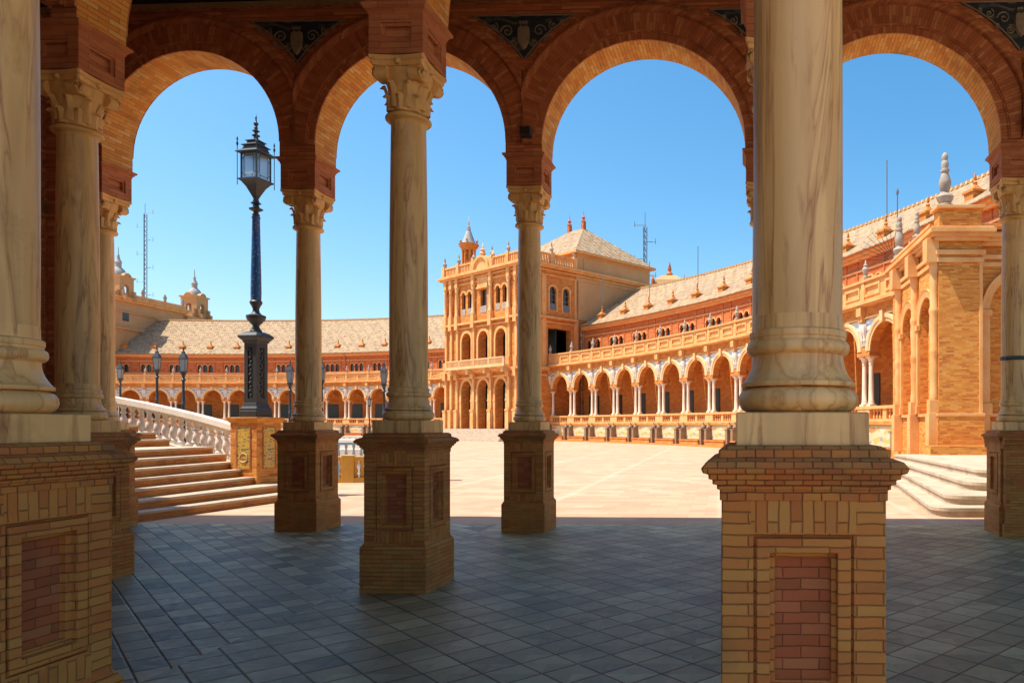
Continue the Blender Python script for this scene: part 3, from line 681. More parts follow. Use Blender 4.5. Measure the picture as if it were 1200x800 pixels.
# ------------------------------------------------------------------ stairs at the left
NEAR = [(-9.98, 11.95), (-10.3, 12.0), (-10.6, 12.1), (-10.85, 12.2), (-11.0, 12.3), (-11.3, 12.6), (-11.7, 12.8), (-13.6, 12.9), (-14.1, 12.9), (-14.6, 12.9)]
FAR = [(-9.45, 15.7), (-9.86, 15.9), (-10.43, 16.3), (-10.79, 16.45), (-11.1, 16.55), (-11.45, 16.6), (-11.8, 16.65), (-13.0, 16.9), (-13.4, 17.0), (-13.9, 17.1)]
st = thing('left_stairway'.replace('left_', 'stone_'), 'flight of brick steps with pale worn treads rising left of the gallery', 'stairs')
RIS = 0.165
for i, (n_, f_) in enumerate(zip(NEAR, FAR)):
    z0, z1 = RIS * i, RIS * (i + 1)
    far = [f_]
    if i < 2: far = [f_, (f_[0] - .25, f_[1] + .9 - .3 * i), (f_[0] - .9, f_[1] + 1.25 - .3 * i)]
    poly = [n_] + far + [(-20, far[-1][1] + .2), (-20, n_[1])]
    def grow(d): 
        c = Vector((-14, 14.5, 0)); out = []
        for q_ in poly:
            out.append((q_[0] + (d if q_[0] > -19 else 0), q_[1] + (d * .3 if q_[1] > 14.5 else 0)))
        return out
    mb = MB(); mb.mat = 1; mb.prism(poly, max(z0 - .05, 0.0), z1 - .045, top=False); mb.mat = 0; mb.prism(grow(.035), z1 - .045, z1)
    mb.build('step', ['stone_step', 'brick_pedestal'], st, bevel=.008)

# balustrade of the stairway
A0 = Vector((-11.0, 16.62, 0)); A1 = Vector((-17.5, 17.7, 0))
bt = thing('stone_balustrade', 'white stone balustrade sloping up beside the left steps', 'balustrade')
def rail_z(t):      # height of the underside of the rail above ground
    return 1.45 + 1.42 * t - 0.28 * t * t
def pos(t): return A0 + (A1 - A0) * t + Vector((0, 0.5 * math.sin(math.pi * t), 0))
n = 30
for nm, lo, hi, wd, mt in (('rail', 0.0, 0.13, 0.26, 'stone_white'), ('string', -0.84, -0.72, 0.30, 'stone_white'), ('base_wall', None, -0.84, 0.22, 'brick_orange')):
    mb = MB()
    for i in range(n):
        ta, tb = i / n, (i + 1) / n; pa, pb = pos(ta), pos(tb); nn = Vector((0.16, 1, 0)).normalized() * wd / 2
        la = 0 if lo is None else rail_z(ta) + lo; lb = 0 if lo is None else rail_z(tb) + lo
        ha, hb = rail_z(ta) + hi, rail_z(tb) + hi
        q_ = lambda p, s_, z: Vector((p.x + nn.x * s_, p.y + nn.y * s_, z))
        mb.face([q_(pa, -1, la), q_(pb, -1, lb), q_(pb, -1, hb), q_(pa, -1, ha)]); mb.face([q_(pa, 1, la), q_(pb, 1, lb), q_(pb, 1, hb), q_(pa, 1, ha)])
        mb.face([q_(pa, -1, ha), q_(pb, -1, hb), q_(pb, 1, hb), q_(pa, 1, ha)]); mb.face([q_(pa, -1, la), q_(pb, -1, lb), q_(pb, 1, lb), q_(pa, 1, la)])
    mb.build(nm, mt, bt)
mb = MB(); mb.cbox(0, 0, -.72, -.66, .085); mb.cbox(0, 0, -.05, .02, .085)
mb.lathe([(.075, -.66), (.08, -.63), (.05, -.6), (.045, -.57), (.07, -.5), (.085, -.44), (.075, -.36), (.045, -.28), (.04, -.24), (.07, -.225), (.07, -.2), (.045, -.18), (.05, -.12), (.075, -.08), (.08, -.05)], 14)
b0 = mb.build('baluster', 'stone_white', bt)
nb = 27
for i in range(nb):
    t_ = (i + .7) / nb; o = b0 if i == 0 else b0.copy()
    if i: COL.objects.link(o)
    p = pos(t_); o.location = (p.x, p.y, rail_z(t_) - 0.005); o.parent = bt

# tiled pedestal with the great lamp post
TP = at(300, 51.2)
tr = R(-10)
t = thing('tiled_pedestal', 'orange brick pedestal with yellow tile panels under the tall blue lamp post', 'pedestal', (TP.x, TP.y, 0), tr)
mb = MB(); mb.cbox(0, 0, 0, 1.74, .345); mb.cbox(0, 0, .3, .5, .375); mb.sq([(.35, 1.70), (.37, 1.72), (.39, 1.76), (.4, 1.8), (.4, 1.83)]); mb.build('block', 'brick_orange', t, bevel=.008)
for k in (0, 1):
    mb = MB(); mb.M = Matrix.Rotation(k * math.pi / 2, 4, 'Z'); mb.box(-.16, .16, -.352, -.34, .68, 1.6); mb.build('tile_panel', 'tile_yellow', t)
    mb = MB(); mb.M = Matrix.Rotation(k * math.pi / 2, 4, 'Z')
    for a, b, c_, d_ in ((-.19, -.161, .66, 1.62), (.161, .19, .66, 1.62), (-.161, .161, .66, .679), (-.161, .161, 1.601, 1.62)): mb.box(a, b, -.36, -.34, c_, d_)
    mb.build('tile_frame', 'brick_arch', t)
    mb = MB(); mb.M = Matrix.Rotation(k * math.pi / 2, 4, 'Z')
    mb.tube([(.1 * math.cos(a), -.354, .92 + .1 * math.sin(a)) for a in [2 * math.pi * i / 20 for i in range(21)]], .014, 5, False); mb.build('medallion', 'stone_cream', t)

LZ = [(0, 0), (.4, .33), (1.98, 1.69), (2.27, 1.95), (2.5, 2.1), (2.8, 2.32), (2.95, 2.47), (3.22, 2.65), (5.12, 4.6), (5.4, 4.78), (5.72, 5.0), (6.15, 5.42), (7.02, 5.99), (7.26, 6.17), (7.5, 6.35), (8.66, 6.95)]
def lampmap(q):
    k = .74 if q.z < 5.1 else .68
    return Vector((q.x * k, q.y * k, interp(LZ, q.z)))
t = thing('great_lamp_post', 'tall ornate lamp post with blue ceramic shaft and square iron lantern', 'lamp post', (TP.x, TP.y, 1.83), tr)
mb = MB(); mb.zm = lampmap; mb.sq([(.31, 0), (.31, .17), (.3, .18), (.3, .24), (.26, .3), (.245, .36), (.235, .4)], ch=.02); mb.build('base', 'iron', t, bevel=.006)
mb = MB(); mb.zm = lampmap
for k in range(4):
    mb.M = Matrix.Rotation(k * math.pi / 2, 4, 'Z')
    mb.panel(-.215, .215, .4, 1.98, -.215, [(-.1, .1, .5, 1.88, 0.0), (-.09, .09, .51, 1.87, .025)])
    for j in range(12): mb.lathe([(0.0, .56 + j * .11), (.032, .575 + j * .11), (.035, .61 + j * .11), (0, .64 + j * .11)], 8, (.02 * (-1) ** j, -.205))
mb.M = Matrix.Identity(4); mb.build('pier', 'iron', t)
mb = MB(); mb.zm = lampmap; mb.sq([(.215, 1.97), (.25, 2.0), (.25, 2.03), (.32, 2.1), (.34, 2.12), (.34, 2.16), (.27, 2.22), (.16, 2.27)], ch=.01); mb.build('cap', 'iron', t)
mb = MB(); mb.zm = lampmap; mb.lathe([(.15, 2.25), (.17, 2.3), (.12, 2.38), (.085, 2.46), (.1, 2.5), (.17, 2.58), (.245, 2.68), (.27, 2.76), (.265, 2.8), (.16, 2.83), (.1, 2.88), (.085, 2.95), (.12, 3.05), (.165, 3.14), (.175, 3.2), (.14, 3.24)], 28); mb.build('urn', 'iron', t)
mb = MB(); mb.zm = lampmap; mb.lathe([(.14, 3.22), (.148, 3.4), (.14, 3.8), (.12, 4.5), (.105, 5.05), (.12, 5.07), (.12, 5.1), (.1, 5.12)], 28); mb.build('shaft', 'ceramic', t)
mb = MB(); mb.zm = lampmap; mb.lathe([(.1, 5.12), (.12, 5.16), (.07, 5.22), (.09, 5.28), (.2, 5.34), (.21, 5.37), (.12, 5.4), (.08, 5.5), (.16, 5.56), (.1, 5.6), (.075, 5.7), (.11, 5.76)], 24); mb.build('collar', 'iron', t)
mb = MB(); mb.zm = lampmap; z0, z1 = 6.15, 7.02; hb = .29
mb.sq([(.06, 5.72), (.1, 5.8), (.2, 5.97), (.3, 6.08), (.36, 6.11), (.36, 6.14), (.3, 6.155)]);
for sx in (-1, 1):
    for sy in (-1, 1):
        mb.bar((sx * hb, sy * hb, z0), (sx * (hb + .02), sy * (hb + .02), z1), .035, .035) if False else mb.box(sx * hb - .02, sx * hb + .02, sy * hb - .02, sy * hb + .02, z0, z1)
        mb.tube([(sx * .37, sy * .37, 5.98), (sx * .37, sy * .37, 7.25)], .012, 6); mb.lathe([(.012, 7.2), (.035, 7.27), (.03, 7.31), (.01, 7.36), (.03, 7.4), (.0, 7.52)], 8, (sx * .37, sy * .37))
for k in range(4):
    mb.M = Matrix.Rotation(k * math.pi / 2, 4, 'Z'); y = -.3
    for z in (z0 + .1, z1 - .1): mb.tube([(-.13, y, z), (.13, y, z)], .009, 5)
    for x in (-.18, .18): mb.tube([(x, y, z0 + .2), (x, y, z1 - .2)], .009, 5)
    for sx in (-1, 1):
        for (zc, sg) in ((z0, 1), (z1, -1)):
            mb.tube([(sx * (.27 - .13 * math.sin(a)), y, zc + sg * (.05 + .15 * math.cos(a))) for a in [math.pi / 2 * i / 6 for i in range(7)]], .009, 5)
mb.M = Matrix.Identity(4); mb.build('lantern_frame', 'iron', t)
mb = MB(); mb.zm = lampmap
for k in range(4):
    mb.M = Matrix.Rotation(k * math.pi / 2, 4, 'Z'); mb.box(-.265, .265, -.283, -.277, z0 + .01, z1 - .01)
mb.M = Matrix.Identity(4); mb.build('glass', 'glass', t)
mb = MB(); mb.zm = lampmap; mb.sq([(.34, 7.0), (.42, 7.03), (.42, 7.05), (.3, 7.13), (.27, 7.15), (.27, 7.19), (.25, 7.2), (.25, 7.25), (.3, 7.26), (.3, 7.28), (.2, 7.34), (.18, 7.36), (.18, 7.4), (.22, 7.41), (.22, 7.43), (.12, 7.48), (.09, 7.5)])
mb.lathe([(.08, 7.5), (.06, 7.6), (.12, 7.65), (.12, 7.68), (.05, 7.7), (.045, 7.8), (.11, 7.86), (.11, 7.88), (.045, 7.92), (.06, 8.02), (.035, 8.08), (.07, 8.16), (.075, 8.22), (.03, 8.28), (.02, 8.4), (.03, 8.44), (.0, 8.66)], 14)
mb.build('lantern_roof', 'iron', t)

# stairs at the right
st2 = thing('stone_stairway', 'pale stone steps with rounded ends rising to the right brick block', 'stairs')
for i in range(4):
    z1 = 0.17 * (i + 1); xn = [3.85, 4.25, 4.95, 5.6][i]; yn = [12.85, 13.3, 14.3, 15.5][i]; xf = 4.55 + .42 * i; yf = 18.4 + 1.1 * i
    arc = [(xn + .35 - .35 * math.cos(a), yn + .35 - .35 * math.sin(a)) for a in [math.pi / 2 * j / 6 for j in range(7)]]
    poly = [(xf, yf)] + arc + [(14, yn), (14, 24), (xf, 24)]
    mb = MB(); mb.mat = 1; mb.prism(poly, 0 if i == 0 else z1 - .19, z1 - .06, top=False); mb.mat = 0
    mb.prism([(x - .03 if x < 13 else x, y - .03 if y < 20 else y) for x, y in poly], z1 - .06, z1)
    mb.build('step', ['stone_step', 'stone_step'], st2, bevel=.012)

# ------------------------------------------------------------------ curved wings of the building
CX, CY = -83.22, 16.38
RT = [(5, 95.2), (13, 93.5), (18, 92.7), (23.6, 91.8), (33, 90.3), (43.6, 89.2), (58, 93.2), (61.6, 93.6), (74.5, 93.3), (93.7, 91.6), (100, 91.3)]
def WP(th): r = interp(RT, th); return Vector((CX + r * math.cos(R(th)), CY + r * math.sin(R(th)), 0))
BW = 4.0
def chain(th, step, end):      # bay boundaries about 4 m apart along the curve
    pts = [(th, WP(th))]
    while (step > 0 and th < end) or (step < 0 and th > end):
        t2 = th
        while (WP(t2) - pts[-1][1]).length < BW: t2 += step * 0.01
        th = t2; pts.append((th, WP(th)))
    return pts
EAVE, RIDGE, SETB = 12.8, 19.2, 4.5
def bay_parts(root):
    P = []; b = BW; h = b / 2
    mb = MB()                                   # arcade wall, floor, terrace
    mb.arched(-h, h, 5.5, 7.25, [(0, 1.37, 5.5, 5.55)], 0, .5, 18, ends=False, top=False)
    for sx in (-1, 1):
        x0, x1 = (-h, -1.37) if sx < 0 else (1.37, h)
        mb.box(x0, x1, -.08, .55, 5.3, 5.5)
    mb.box(-h, h, -.06, .0, 7.25, 7.9, 'lrk'); mb.box(-h, h, 0, .5, 7.25, 8.1, 'lr')
    mb.box(-h, h, 0, SETB + .1, 7.75, 8.095, 'lrf'); mb.box(-h, h, -.05, SETB + .1, 0, 1.84, 'lr')
    P.append(('wall', mb, 'brick_wing', 0))
    mb = MB(); mb.box(-h, h, -.12, 0, 7.25, 7.36, 'lr'); mb.box(-h, h, -.32, 0, 7.88, 7.96, 'lr'); mb.box(-h, h, -.45, 0, 7.96, 8.1, 'lr')
    mb.box(-h, h, -.2, 0, 8.1, 8.2, 'lr'); mb.box(-h, h, -.25, .2, 9.17, 9.3, 'lr')
    for x in (-h + .12, h - .12): mb.box(x - .12, x + .12, -.38, -.06, 7.4, 7.88); mb.box(x - .09, x + .09, -.28, -.06, 7.1, 7.4)
    P.append(('cornice', mb, 'stone_gold', 0))
    mb = MB(); mb.panel(-h, h, 8.2, 9.17, -.12, [(-1.72, -.06, 8.34, 9.04, 0.0), (-1.66, -.12, 8.4, 8.98, .07)])
    mb = MB()
    for x0, x1 in ((-h, 0), (0, h)):
        mb.panel(x0, x1, 8.2, 9.17, -.12, [(x0 + .22, x1 - .22, 8.36, 9.02, 0.0), (x0 + .24, x1 - .24, 8.38, 9.0, -.05), (x0 + .34, x1 - .34, 8.48, 8.9, -.05), (x0 + .36, x1 - .36, 8.5, 8.88, .06)])
    mb.face([(-h, .12, 8.1), (h, .12, 8.1), (h, .12, 9.17), (-h, .12, 9.17)]); mb.box(-h, -h + .3, -.2, .16, 8.2, 9.4)
    P.append(('parapet', mb, 'stone_gold', 0))
    mb = MB(); mb.sweep_arc(0, 5.55, [(1.37, 0), (1.37, -.06), (1.5, -.06), (1.5, -.09), (1.56, -.12), (1.72, -.12), (1.76, -.09), (1.78, 0)], 22); mb.box(-.14, .14, -.25, 0, 6.9, 7.45)
    P.append(('arch', mb, 'stone_cream', 0))
    for sx in (-1, 1):
        mb = MB(); l = []
        for j in range(9):
            z = 5.85 + 1.38 * j / 8; dz = z - 5.55; xe = math.sqrt(max(1.8 ** 2 - dz * dz, 0)); l.append((sx * xe, sx * h, z))
        for p, q_ in zip(l, l[1:]): mb.face([(p[0], -.03, p[2]), (p[1], -.03, p[2]), (q_[1], -.03, q_[2]), (q_[0], -.03, q_[2])])
        P.append(('spandrel_panel', mb, 'tile_blue', 0)); mb = MB(); mb.lathe([(0.0, 6.05), (.09, 6.12), (.07, 6.3), (.12, 6.45), (.2, 6.8), (.16, 7.0), (0, 7.05)], 8, (sx * (h - .12), -.06)); P.append(('carved_figure', mb, 'stone_white', 0))
    for sx in (-1, 1):
        mb = MB(); x = sx * (h - .33); c = (x, .22)
        mb.cbox(x, .22, 2.65, 2.75, .2); mb.lathe([(.19, 2.75), (.19, 2.82), (.15, 2.86), (.17, 2.9), (.148, 2.95), (.14, 3.6), (.125, 4.85), (.15, 4.87), (.13, 4.9), (.14, 5.0), (.19, 5.14), (.22, 5.2)], 14, c); mb.cbox(x, .22, 5.2, 5.3, .22)
        P.append(('column', mb, 'marble_white', 0))
    mb = MB(); mb.box(-h, h, -.2, .42, 1.84, 1.97, 'lr'); mb.box(-h, h, -.1, .36, 2.5, 2.65, 'lr')
    for x in (-h + .3, h - .3): mb.box(x - .3, x + .3, -.06, .32, 1.97, 2.5)
    for j in range(9):
        x = -1.2 + j * .3
        if j == 4: mb.box(x - .17, x + .17, -.03, .28, 1.97, 2.5); continue
        mb.lathe([(.07, 1.97), (.09, 2.1), (.05, 2.25), (.04, 2.3), (.08, 2.38), (.08, 2.5)], 7, (x, .13), False)
    P.append(('balustrade', mb, 'stone_gold', 0))
    mb = MB(); mb.box(-1.45, 1.45, -.12, -.05, .55, 1.62); P.append(('tile_picture', mb, 'tile_scene', 0))
    mb = MB(); mb.box(-1.45, 1.45, -.75, -.05, .0, .42); mb.box(-1.5, 1.5, -.8, -.05, .42, .5); mb.box(-h, h, -.22, -.05, 1.66, 1.84, 'lr'); mb.box(-h, h, -1.3, -.05, 0, .1, 'lr')
    P.append(('bench', mb, 'brick_wing', 0))
    for sx in (-1, 1):
        mb = MB(); x = sx * (h - .42); mb.box(x - .16, x + .16, -.62, -.05, .1, 1.3); mb.cbox(x, -.33, 1.3, 1.38, .22, .32); mb.lathe([(.18, 1.38), (.2, 1.5), (.1, 1.66), (.05, 1.74), (.07, 1.82), (.0, 1.95)], 8, (x, -.33))
        P.append(('book_niche', mb, 'niche_stone', 0))
    # back wall with door and upper wall with windows
    hb = h * 1.055
    mb = MB(); mb.face([(-hb, SETB, 1.84), (hb, SETB, 1.84), (hb, SETB, 7.75), (-hb, SETB, 7.75)])
    mb.mat = 1; mb.bar((-.9, SETB - .1, 5.9), (0.0, SETB - .1, 6.5), .12, .12); mb.bar((0.0, SETB - .1, 6.5), (.9, SETB - .1, 5.9), .12, .12)
    P.append(('rear_wall', mb, ['brick_wing', 'stone_gold'], 0))
    mb = MB(); mb.box(-.95, .85, SETB - .07, SETB + .05, 1.86, 4.9); P.append(('door', mb, 'door', 0))
    ops = [(-1.05, .32, 9.95, 10.85), (-.2, .32, 9.95, 10.85), (.65, .32, 9.95, 10.85)]
    mb = MB(); mb.arched(-hb, hb, 8.09, 12.35, ops, SETB, .3, 8, back=False, ends=False)
    mb.box(1.2, 1.34, SETB - .06, SETB, 9.6, 12.3)
    mb.box(-1.72, -1.58, SETB - .06, SETB, 9.6, 12.3)
    P.append(('upper_wall', mb, 'brick_red', 0))
    mb = MB()
    for o_ in ops: mb.sweep_arc(o_[0], 10.85, [(.32, SETB), (.32, SETB - .05), (.43, SETB - .05), (.43, SETB)], 8)
    mb.box(-hb, hb, SETB - .1, SETB, 9.72, 9.9, 'lr'); mb.box(-hb, hb, SETB - .08, SETB, 11.6, 11.72, 'lr'); mb.box(-hb, hb, SETB - .25, SETB, 12.3, 12.5, 'lr'); mb.box(-hb, hb, SETB - .42, SETB, 12.5, 12.72, 'lr')
    P.append(('eaves_moulding', mb, 'stone_gold', 0))
    for o_ in ops:
        mb = MB(); mb.box(o_[0] - .32, o_[0] + .32, SETB + .16, SETB + .2, 9.95, 11.18); P.append(('window', mb, 'dark', 0))
    mb = MB(); mb.lathe([(.16, 9.4), (.16, 9.5), (.08, 9.56), (.1, 9.62), (.18, 9.8), (.19, 9.9), (.13, 9.98), (.1, 10.02), (.13, 10.1), (.05, 10.2), (.0, 10.45)], 12, (-h + .15, -.02)); P.append(('urn', mb, 'stone_grey', 0))
    zr = EAVE + (6.4 / 8.5) * 1.1
    mb = MB(); y = SETB + .6; mb.box(-.36, .36, y, y + 1.4, EAVE - .1, zr + .3); mb.box(-.46, .46, y - .08, y + 1.4, zr + .3, zr + .42)
    mb.sq([(.34, zr + .42), (.1, zr + .75)], (0, y + .42)); mb.lathe([(.08, zr + .75), (.14, zr + .9), (.05, zr + 1.0), (.1, zr + 1.1), (.0, zr + 1.5)], 8, (0, y + .42)); P.append(('dormer', mb, 'brick_wing', 0))
    return P
def build_wing(name_label, pts, rods, RIDGE):
    root = thing('arcaded_wing', name_label, 'building')
    protos = None; extra = []
    for i in range(len(pts) - 1):
        a, b = pts[i][1], pts[i + 1][1]
        if pts[0][0] > pts[-1][0]: pass
        else: a, b = b, a                       # local x runs left to right seen from the plaza
        mid = (a + b) / 2; d_ = b - a; ang = math.atan2(d_.y, d_.x); s_ = d_.length / BW
        if protos is None:
            protos = [mb.build(nm, mt, root) for nm, mb, mt, _ in bay_parts(root)]; lst = protos
        else:
            lst = []
            for p in protos: o = p.copy(); COL.objects.link(o); o.parent = root; lst.append(o)
        for o in lst:
            o.location = mid; o.rotation_euler = (0, 0, ang)
            if o.name.split('.')[0] not in ('column', 'urn', 'dormer'): o.scale = (s_ * 1.0005, 1, 1)
        if rods and i % 2 == 0 and i < 11:
            mb = MB(); mb.M = Matrix.Translation(mid) @ Matrix.Rotation(ang, 4, 'Z'); mb.tube([(0, SETB + 1.1, 14.9), (0, SETB + 1.1, 18.6)], .035, 5); mb.build('lightning_rod', 'steel', root)
    # roof swept along the curve
    P = [p for _, p in pts]
    if pts[0][0] < pts[-1][0]: P = P[::-1]
    nrm = []
    for i in range(len(P)):
        d_ = (P[min(i + 1, len(P) - 1)] - P[max(i - 1, 0)]).normalized(); nrm.append(Vector((-d_.y, d_.x, 0)))
    sub = []
    for i in range(len(P) - 1):
        for j in range(3): t_ = j / 3; sub.append((P[i].lerp(P[i + 1], t_), nrm[i].lerp(nrm[i + 1], t_).normalized()))
    sub.append((P[-1], nrm[-1]))
    prof = [(SETB - .55, EAVE - .08), (SETB - .55, EAVE + .02), (SETB + 8.0, RIDGE), (SETB + 16.5, EAVE + .02)]
    mb = MB(); u = 0
    for (p, n_), (q_, m_) in zip(sub, sub[1:]):
        du = (q_ - p).length * 1.04; d = 0
        for (o0, z0), (o1, z1) in zip(prof, prof[1:]):
            L = math.hypot(o1 - o0, z1 - z0)
            mb.face([p + n_ * o0 + Vector((0, 0, z0)), q_ + m_ * o0 + Vector((0, 0, z0)), q_ + m_ * o1 + Vector((0, 0, z1)), p + n_ * o1 + Vector((0, 0, z1))], [(u, d), (u + du, d), (u + du, d + L), (u, d + L)]); d += L
        u += du
    for e in (0, -1):
        p, n_ = sub[e]; mb.face([p + n_ * o + Vector((0, 0, z)) for o, z in prof] + [p + n_ * 21 + Vector((0, 0, 0)), p + n_ * (SETB - .5)])
    mb.build('roof', 'roof', root)
    mb = MB()
    for k in range(int(len(sub))):
        p, n_ = sub[k]; q_, m_ = sub[min(k + 1, len(sub) - 1)]
        for t_ in (0, .33, .66):
            c = (p + n_ * (SETB + 8)).lerp(q_ + m_ * (SETB + 8), t_); mb.cbox(c.x, c.y, RIDGE - .05, RIDGE + .16, .2)
    mb.build('ridge_tiles', 'stone_cream', root)
    mb = MB()
    for (p, n_), (q_, m_) in zip(sub, sub[1:]):
        mb.face([p + n_ * 20.5, q_ + m_ * 20.5, q_ + m_ * 20.5 + Vector((0, 0, EAVE)), p + n_ * 20.5 + Vector((0, 0, EAVE))])
        mb.face([p + n_ * (SETB - .6) + Vector((0, 0, EAVE - .1)), q_ + m_ * (SETB - .6) + Vector((0, 0, EAVE - .1)), q_ + m_ * (SETB + .3) + Vector((0, 0, EAVE - .1)), p + n_ * (SETB + .3) + Vector((0, 0, EAVE - .1))])
    mb.build('outer_wall', 'brick_wing', root)
    return root
right_pts = chain(43.6, -1, 8.5)
left_pts = chain(60.2, 1, 96)
build_wing('curved orange brick wing with white column arcade and tiled roof, right of the pavilion', right_pts, True, 18.1)
build_wing('curved red brick wing with arcade and long tiled roof at the far left', left_pts, False, 19.2)

# ------------------------------------------------------------------ square pavilion between the wings
pv = thing('corner_pavilion', 'tall golden pavilion with three storeys of arches, balustraded top and hipped tile roof', 'building', (-32.9, 85.6, 0), math.atan2(-.63, .775))
Wd = 16.0; DOORS = [4.6, 8.0, 11.4]; COLS = [2.9, 6.3, 9.7, 13.1]
mb = MB()
mb.arched(0, Wd, 0, 7.9, [(x, 1.0, 1.27, 5.75) for x in DOORS], 0, .9, 14, ends=False, back=False)
mb.arched(0, Wd, 7.9, 13.4, [(x, .95, 8.1, 11.3) for x in DOORS], 0, .9, 14, ends=False, back=False)
mb.arched(0, Wd, 13.4, 19.0, [(3.95, .4, 14.3, 16.6), (5.2, .4, 14.3, 16.6), (8.0, .62, 14.3, 16.9, 'r'), (10.8, .4, 14.3, 16.6), (12.05, .4, 14.3, 16.6)], 0, .6, 10, ends=False, back=False)
mb.M = Matrix.Translation((Wd, 0, 0)) @ Matrix.Rotation(math.pi / 2, 4, 'Z')
mb.arched(0, 18, 0, 13.4, [(4.3, 1.55, 8.6, 12.2, 'r')], 0, .8, 12, ends=False, back=False)
mb.arched(0, 18, 13.4, 19.0, [(3.4, .45, 14.2, 16.3), (5.2, .45, 14.2, 16.3)], 0, .5, 12, ends=False, back=False)
mb.M = Matrix.Identity(4)
mb.face([(0, 18, 0), (0, 0, 0), (0, 0, 19), (0, 18, 19)]); mb.face([(Wd, 18, 0), (0, 18, 0), (0, 18, 19), (Wd, 18, 19)]); mb.face([(0, 0, 18.98), (Wd, 0, 18.98), (Wd, 18, 18.98), (0, 18, 18.98)])
mb.face([(0.1, .1, 13.35), (Wd - .1, .1, 13.35), (Wd - .1, 17.9, 13.35), (.1, 17.9, 13.35)]); mb.face([(0.1, .1, 7.95), (Wd - .1, .1, 7.95), (Wd - .1, 17.9, 7.95), (.1, 17.9, 7.95)])
mb.build('wall', 'brick_wing', pv)
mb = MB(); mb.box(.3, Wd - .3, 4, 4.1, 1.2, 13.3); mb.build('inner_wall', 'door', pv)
for (x, hw, zb, zt) in [(3.95, .4, 14.3, 17.0), (5.2, .4, 14.3, 17.0), (8.0, .62, 14.3, 16.9), (10.8, .4, 14.3, 17.0), (12.05, .4, 14.3, 17.0)]:
    mb = MB(); mb.box(x - hw, x + hw, .3, .34, zb, zt); w_ = mb.build('window', 'dark', pv)
    mb = MB(); mb.box(x - hw, x + hw, -.04, .06, zb, zb + .75); mb.build('window_rail', 'stone_grey', w_)
for y in (3.4, 5.2):
    mb = MB(); mb.box(Wd - .3, Wd - .26, y - .45, y + .45, 14.2, 16.75); w_ = mb.build('window', 'dark', pv)
    mb = MB(); mb.box(Wd - .08, Wd - .02, y - .45, y + .45, 14.2, 14.9)
    for z in (15.3, 15.9): mb.box(Wd - .26, Wd - .22, y - .45, y + .45, z, z + .06)
    mb.box(Wd - .26, Wd - .22, y - .03, y + .03, 14.9, 16.7); mb.build('window_bars', 'steel', w_)
for x in DOORS: mb = MB(); mb.box(x - .98, x + .98, 3.9, 3.97, 1.27, 5.4); mb.build('door', 'door', pv)
# mouldings on two sides
mb = MB()
def belt(z0, z1, pr, y1=18.0):
    mb.box(-pr, Wd + pr, -pr, 0, z0, z1); mb.box(Wd, Wd + pr, 0, y1, z0, z1); mb.box(-pr, 0, 0, 18, z0, z1)
belt(0, 1.2, .12, 2.5); belt(6.95, 7.15, .15, 2.6); belt(7.55, 7.72, .35, 2.6); belt(7.72, 7.9, .5, 2.6); belt(12.75, 12.9, .15, 6.6); belt(13.2, 13.42, .4, 6.6); belt(17.85, 18.0, .15); belt(18.35, 18.5, .2); belt(18.62, 18.8, .5); belt(18.8, 19.05, .72)
mb.build('mouldings', 'stone_gold', pv)
for x in DOORS:
    mb = MB()
    mb.sweep_arc(x, 5.75, [(1.0, 0), (1.0, -.1), (1.3, -.1), (1.32, 0)], 16)
    for s_ in (-1, 1):
        mb.box(x + s_ * 1.15 - .16, x + s_ * 1.15 + .16, -.16, 0, 1.27, 5.75); mb.box(x + s_ * 1.15 - .2, x + s_ * 1.15 + .2, -.2, 0, 4.3, 4.5)
    mb.build('arch_trim', 'stone_gold', pv); mb = MB(); mb.sweep_arc(x, 11.3, [(.95, 0), (.95, -.1), (1.25, -.1), (1.27, 0)], 16)
    for s_ in (-1, 1):
        mb.box(x + s_ * 1.1 - .14, x + s_ * 1.1 + .14, -.12, 0, 8.1, 11.3)
    mb.build('arch_trim', 'stone_gold', pv)
for x in (3.95, 5.2, 10.8, 12.05): mb = MB(); mb.sweep_arc(x, 16.6, [(.4, 0), (.4, -.08), (.58, -.08), (.58, 0)], 12); mb.build('arch_trim', 'stone_gold', pv)
mb = MB()
SIDE = Matrix.Translation((Wd, 0, 0)) @ Matrix.Rotation(math.pi / 2, 4, 'Z')
for x in (3.4, 5.2): mb = MB(); mb.M = SIDE; mb.sweep_arc(x, 16.3, [(.45, 0), (.45, -.08), (.7, -.08), (.7, 0)], 12); mb.box(x - .62, x - .46, -.08, 0, 14.0, 16.3); mb.box(x + .46, x + .62, -.08, 0, 14.0, 16.3); mb.build('arch_trim', 'stone_gold', pv)
for x in (.3, 2.2, 6.6): mb = MB(); mb.M = SIDE; mb.box(x - .25, x + .25, -.12, 0, 7.9, 18.0); mb.build('pilaster', 'stone_gold', pv)
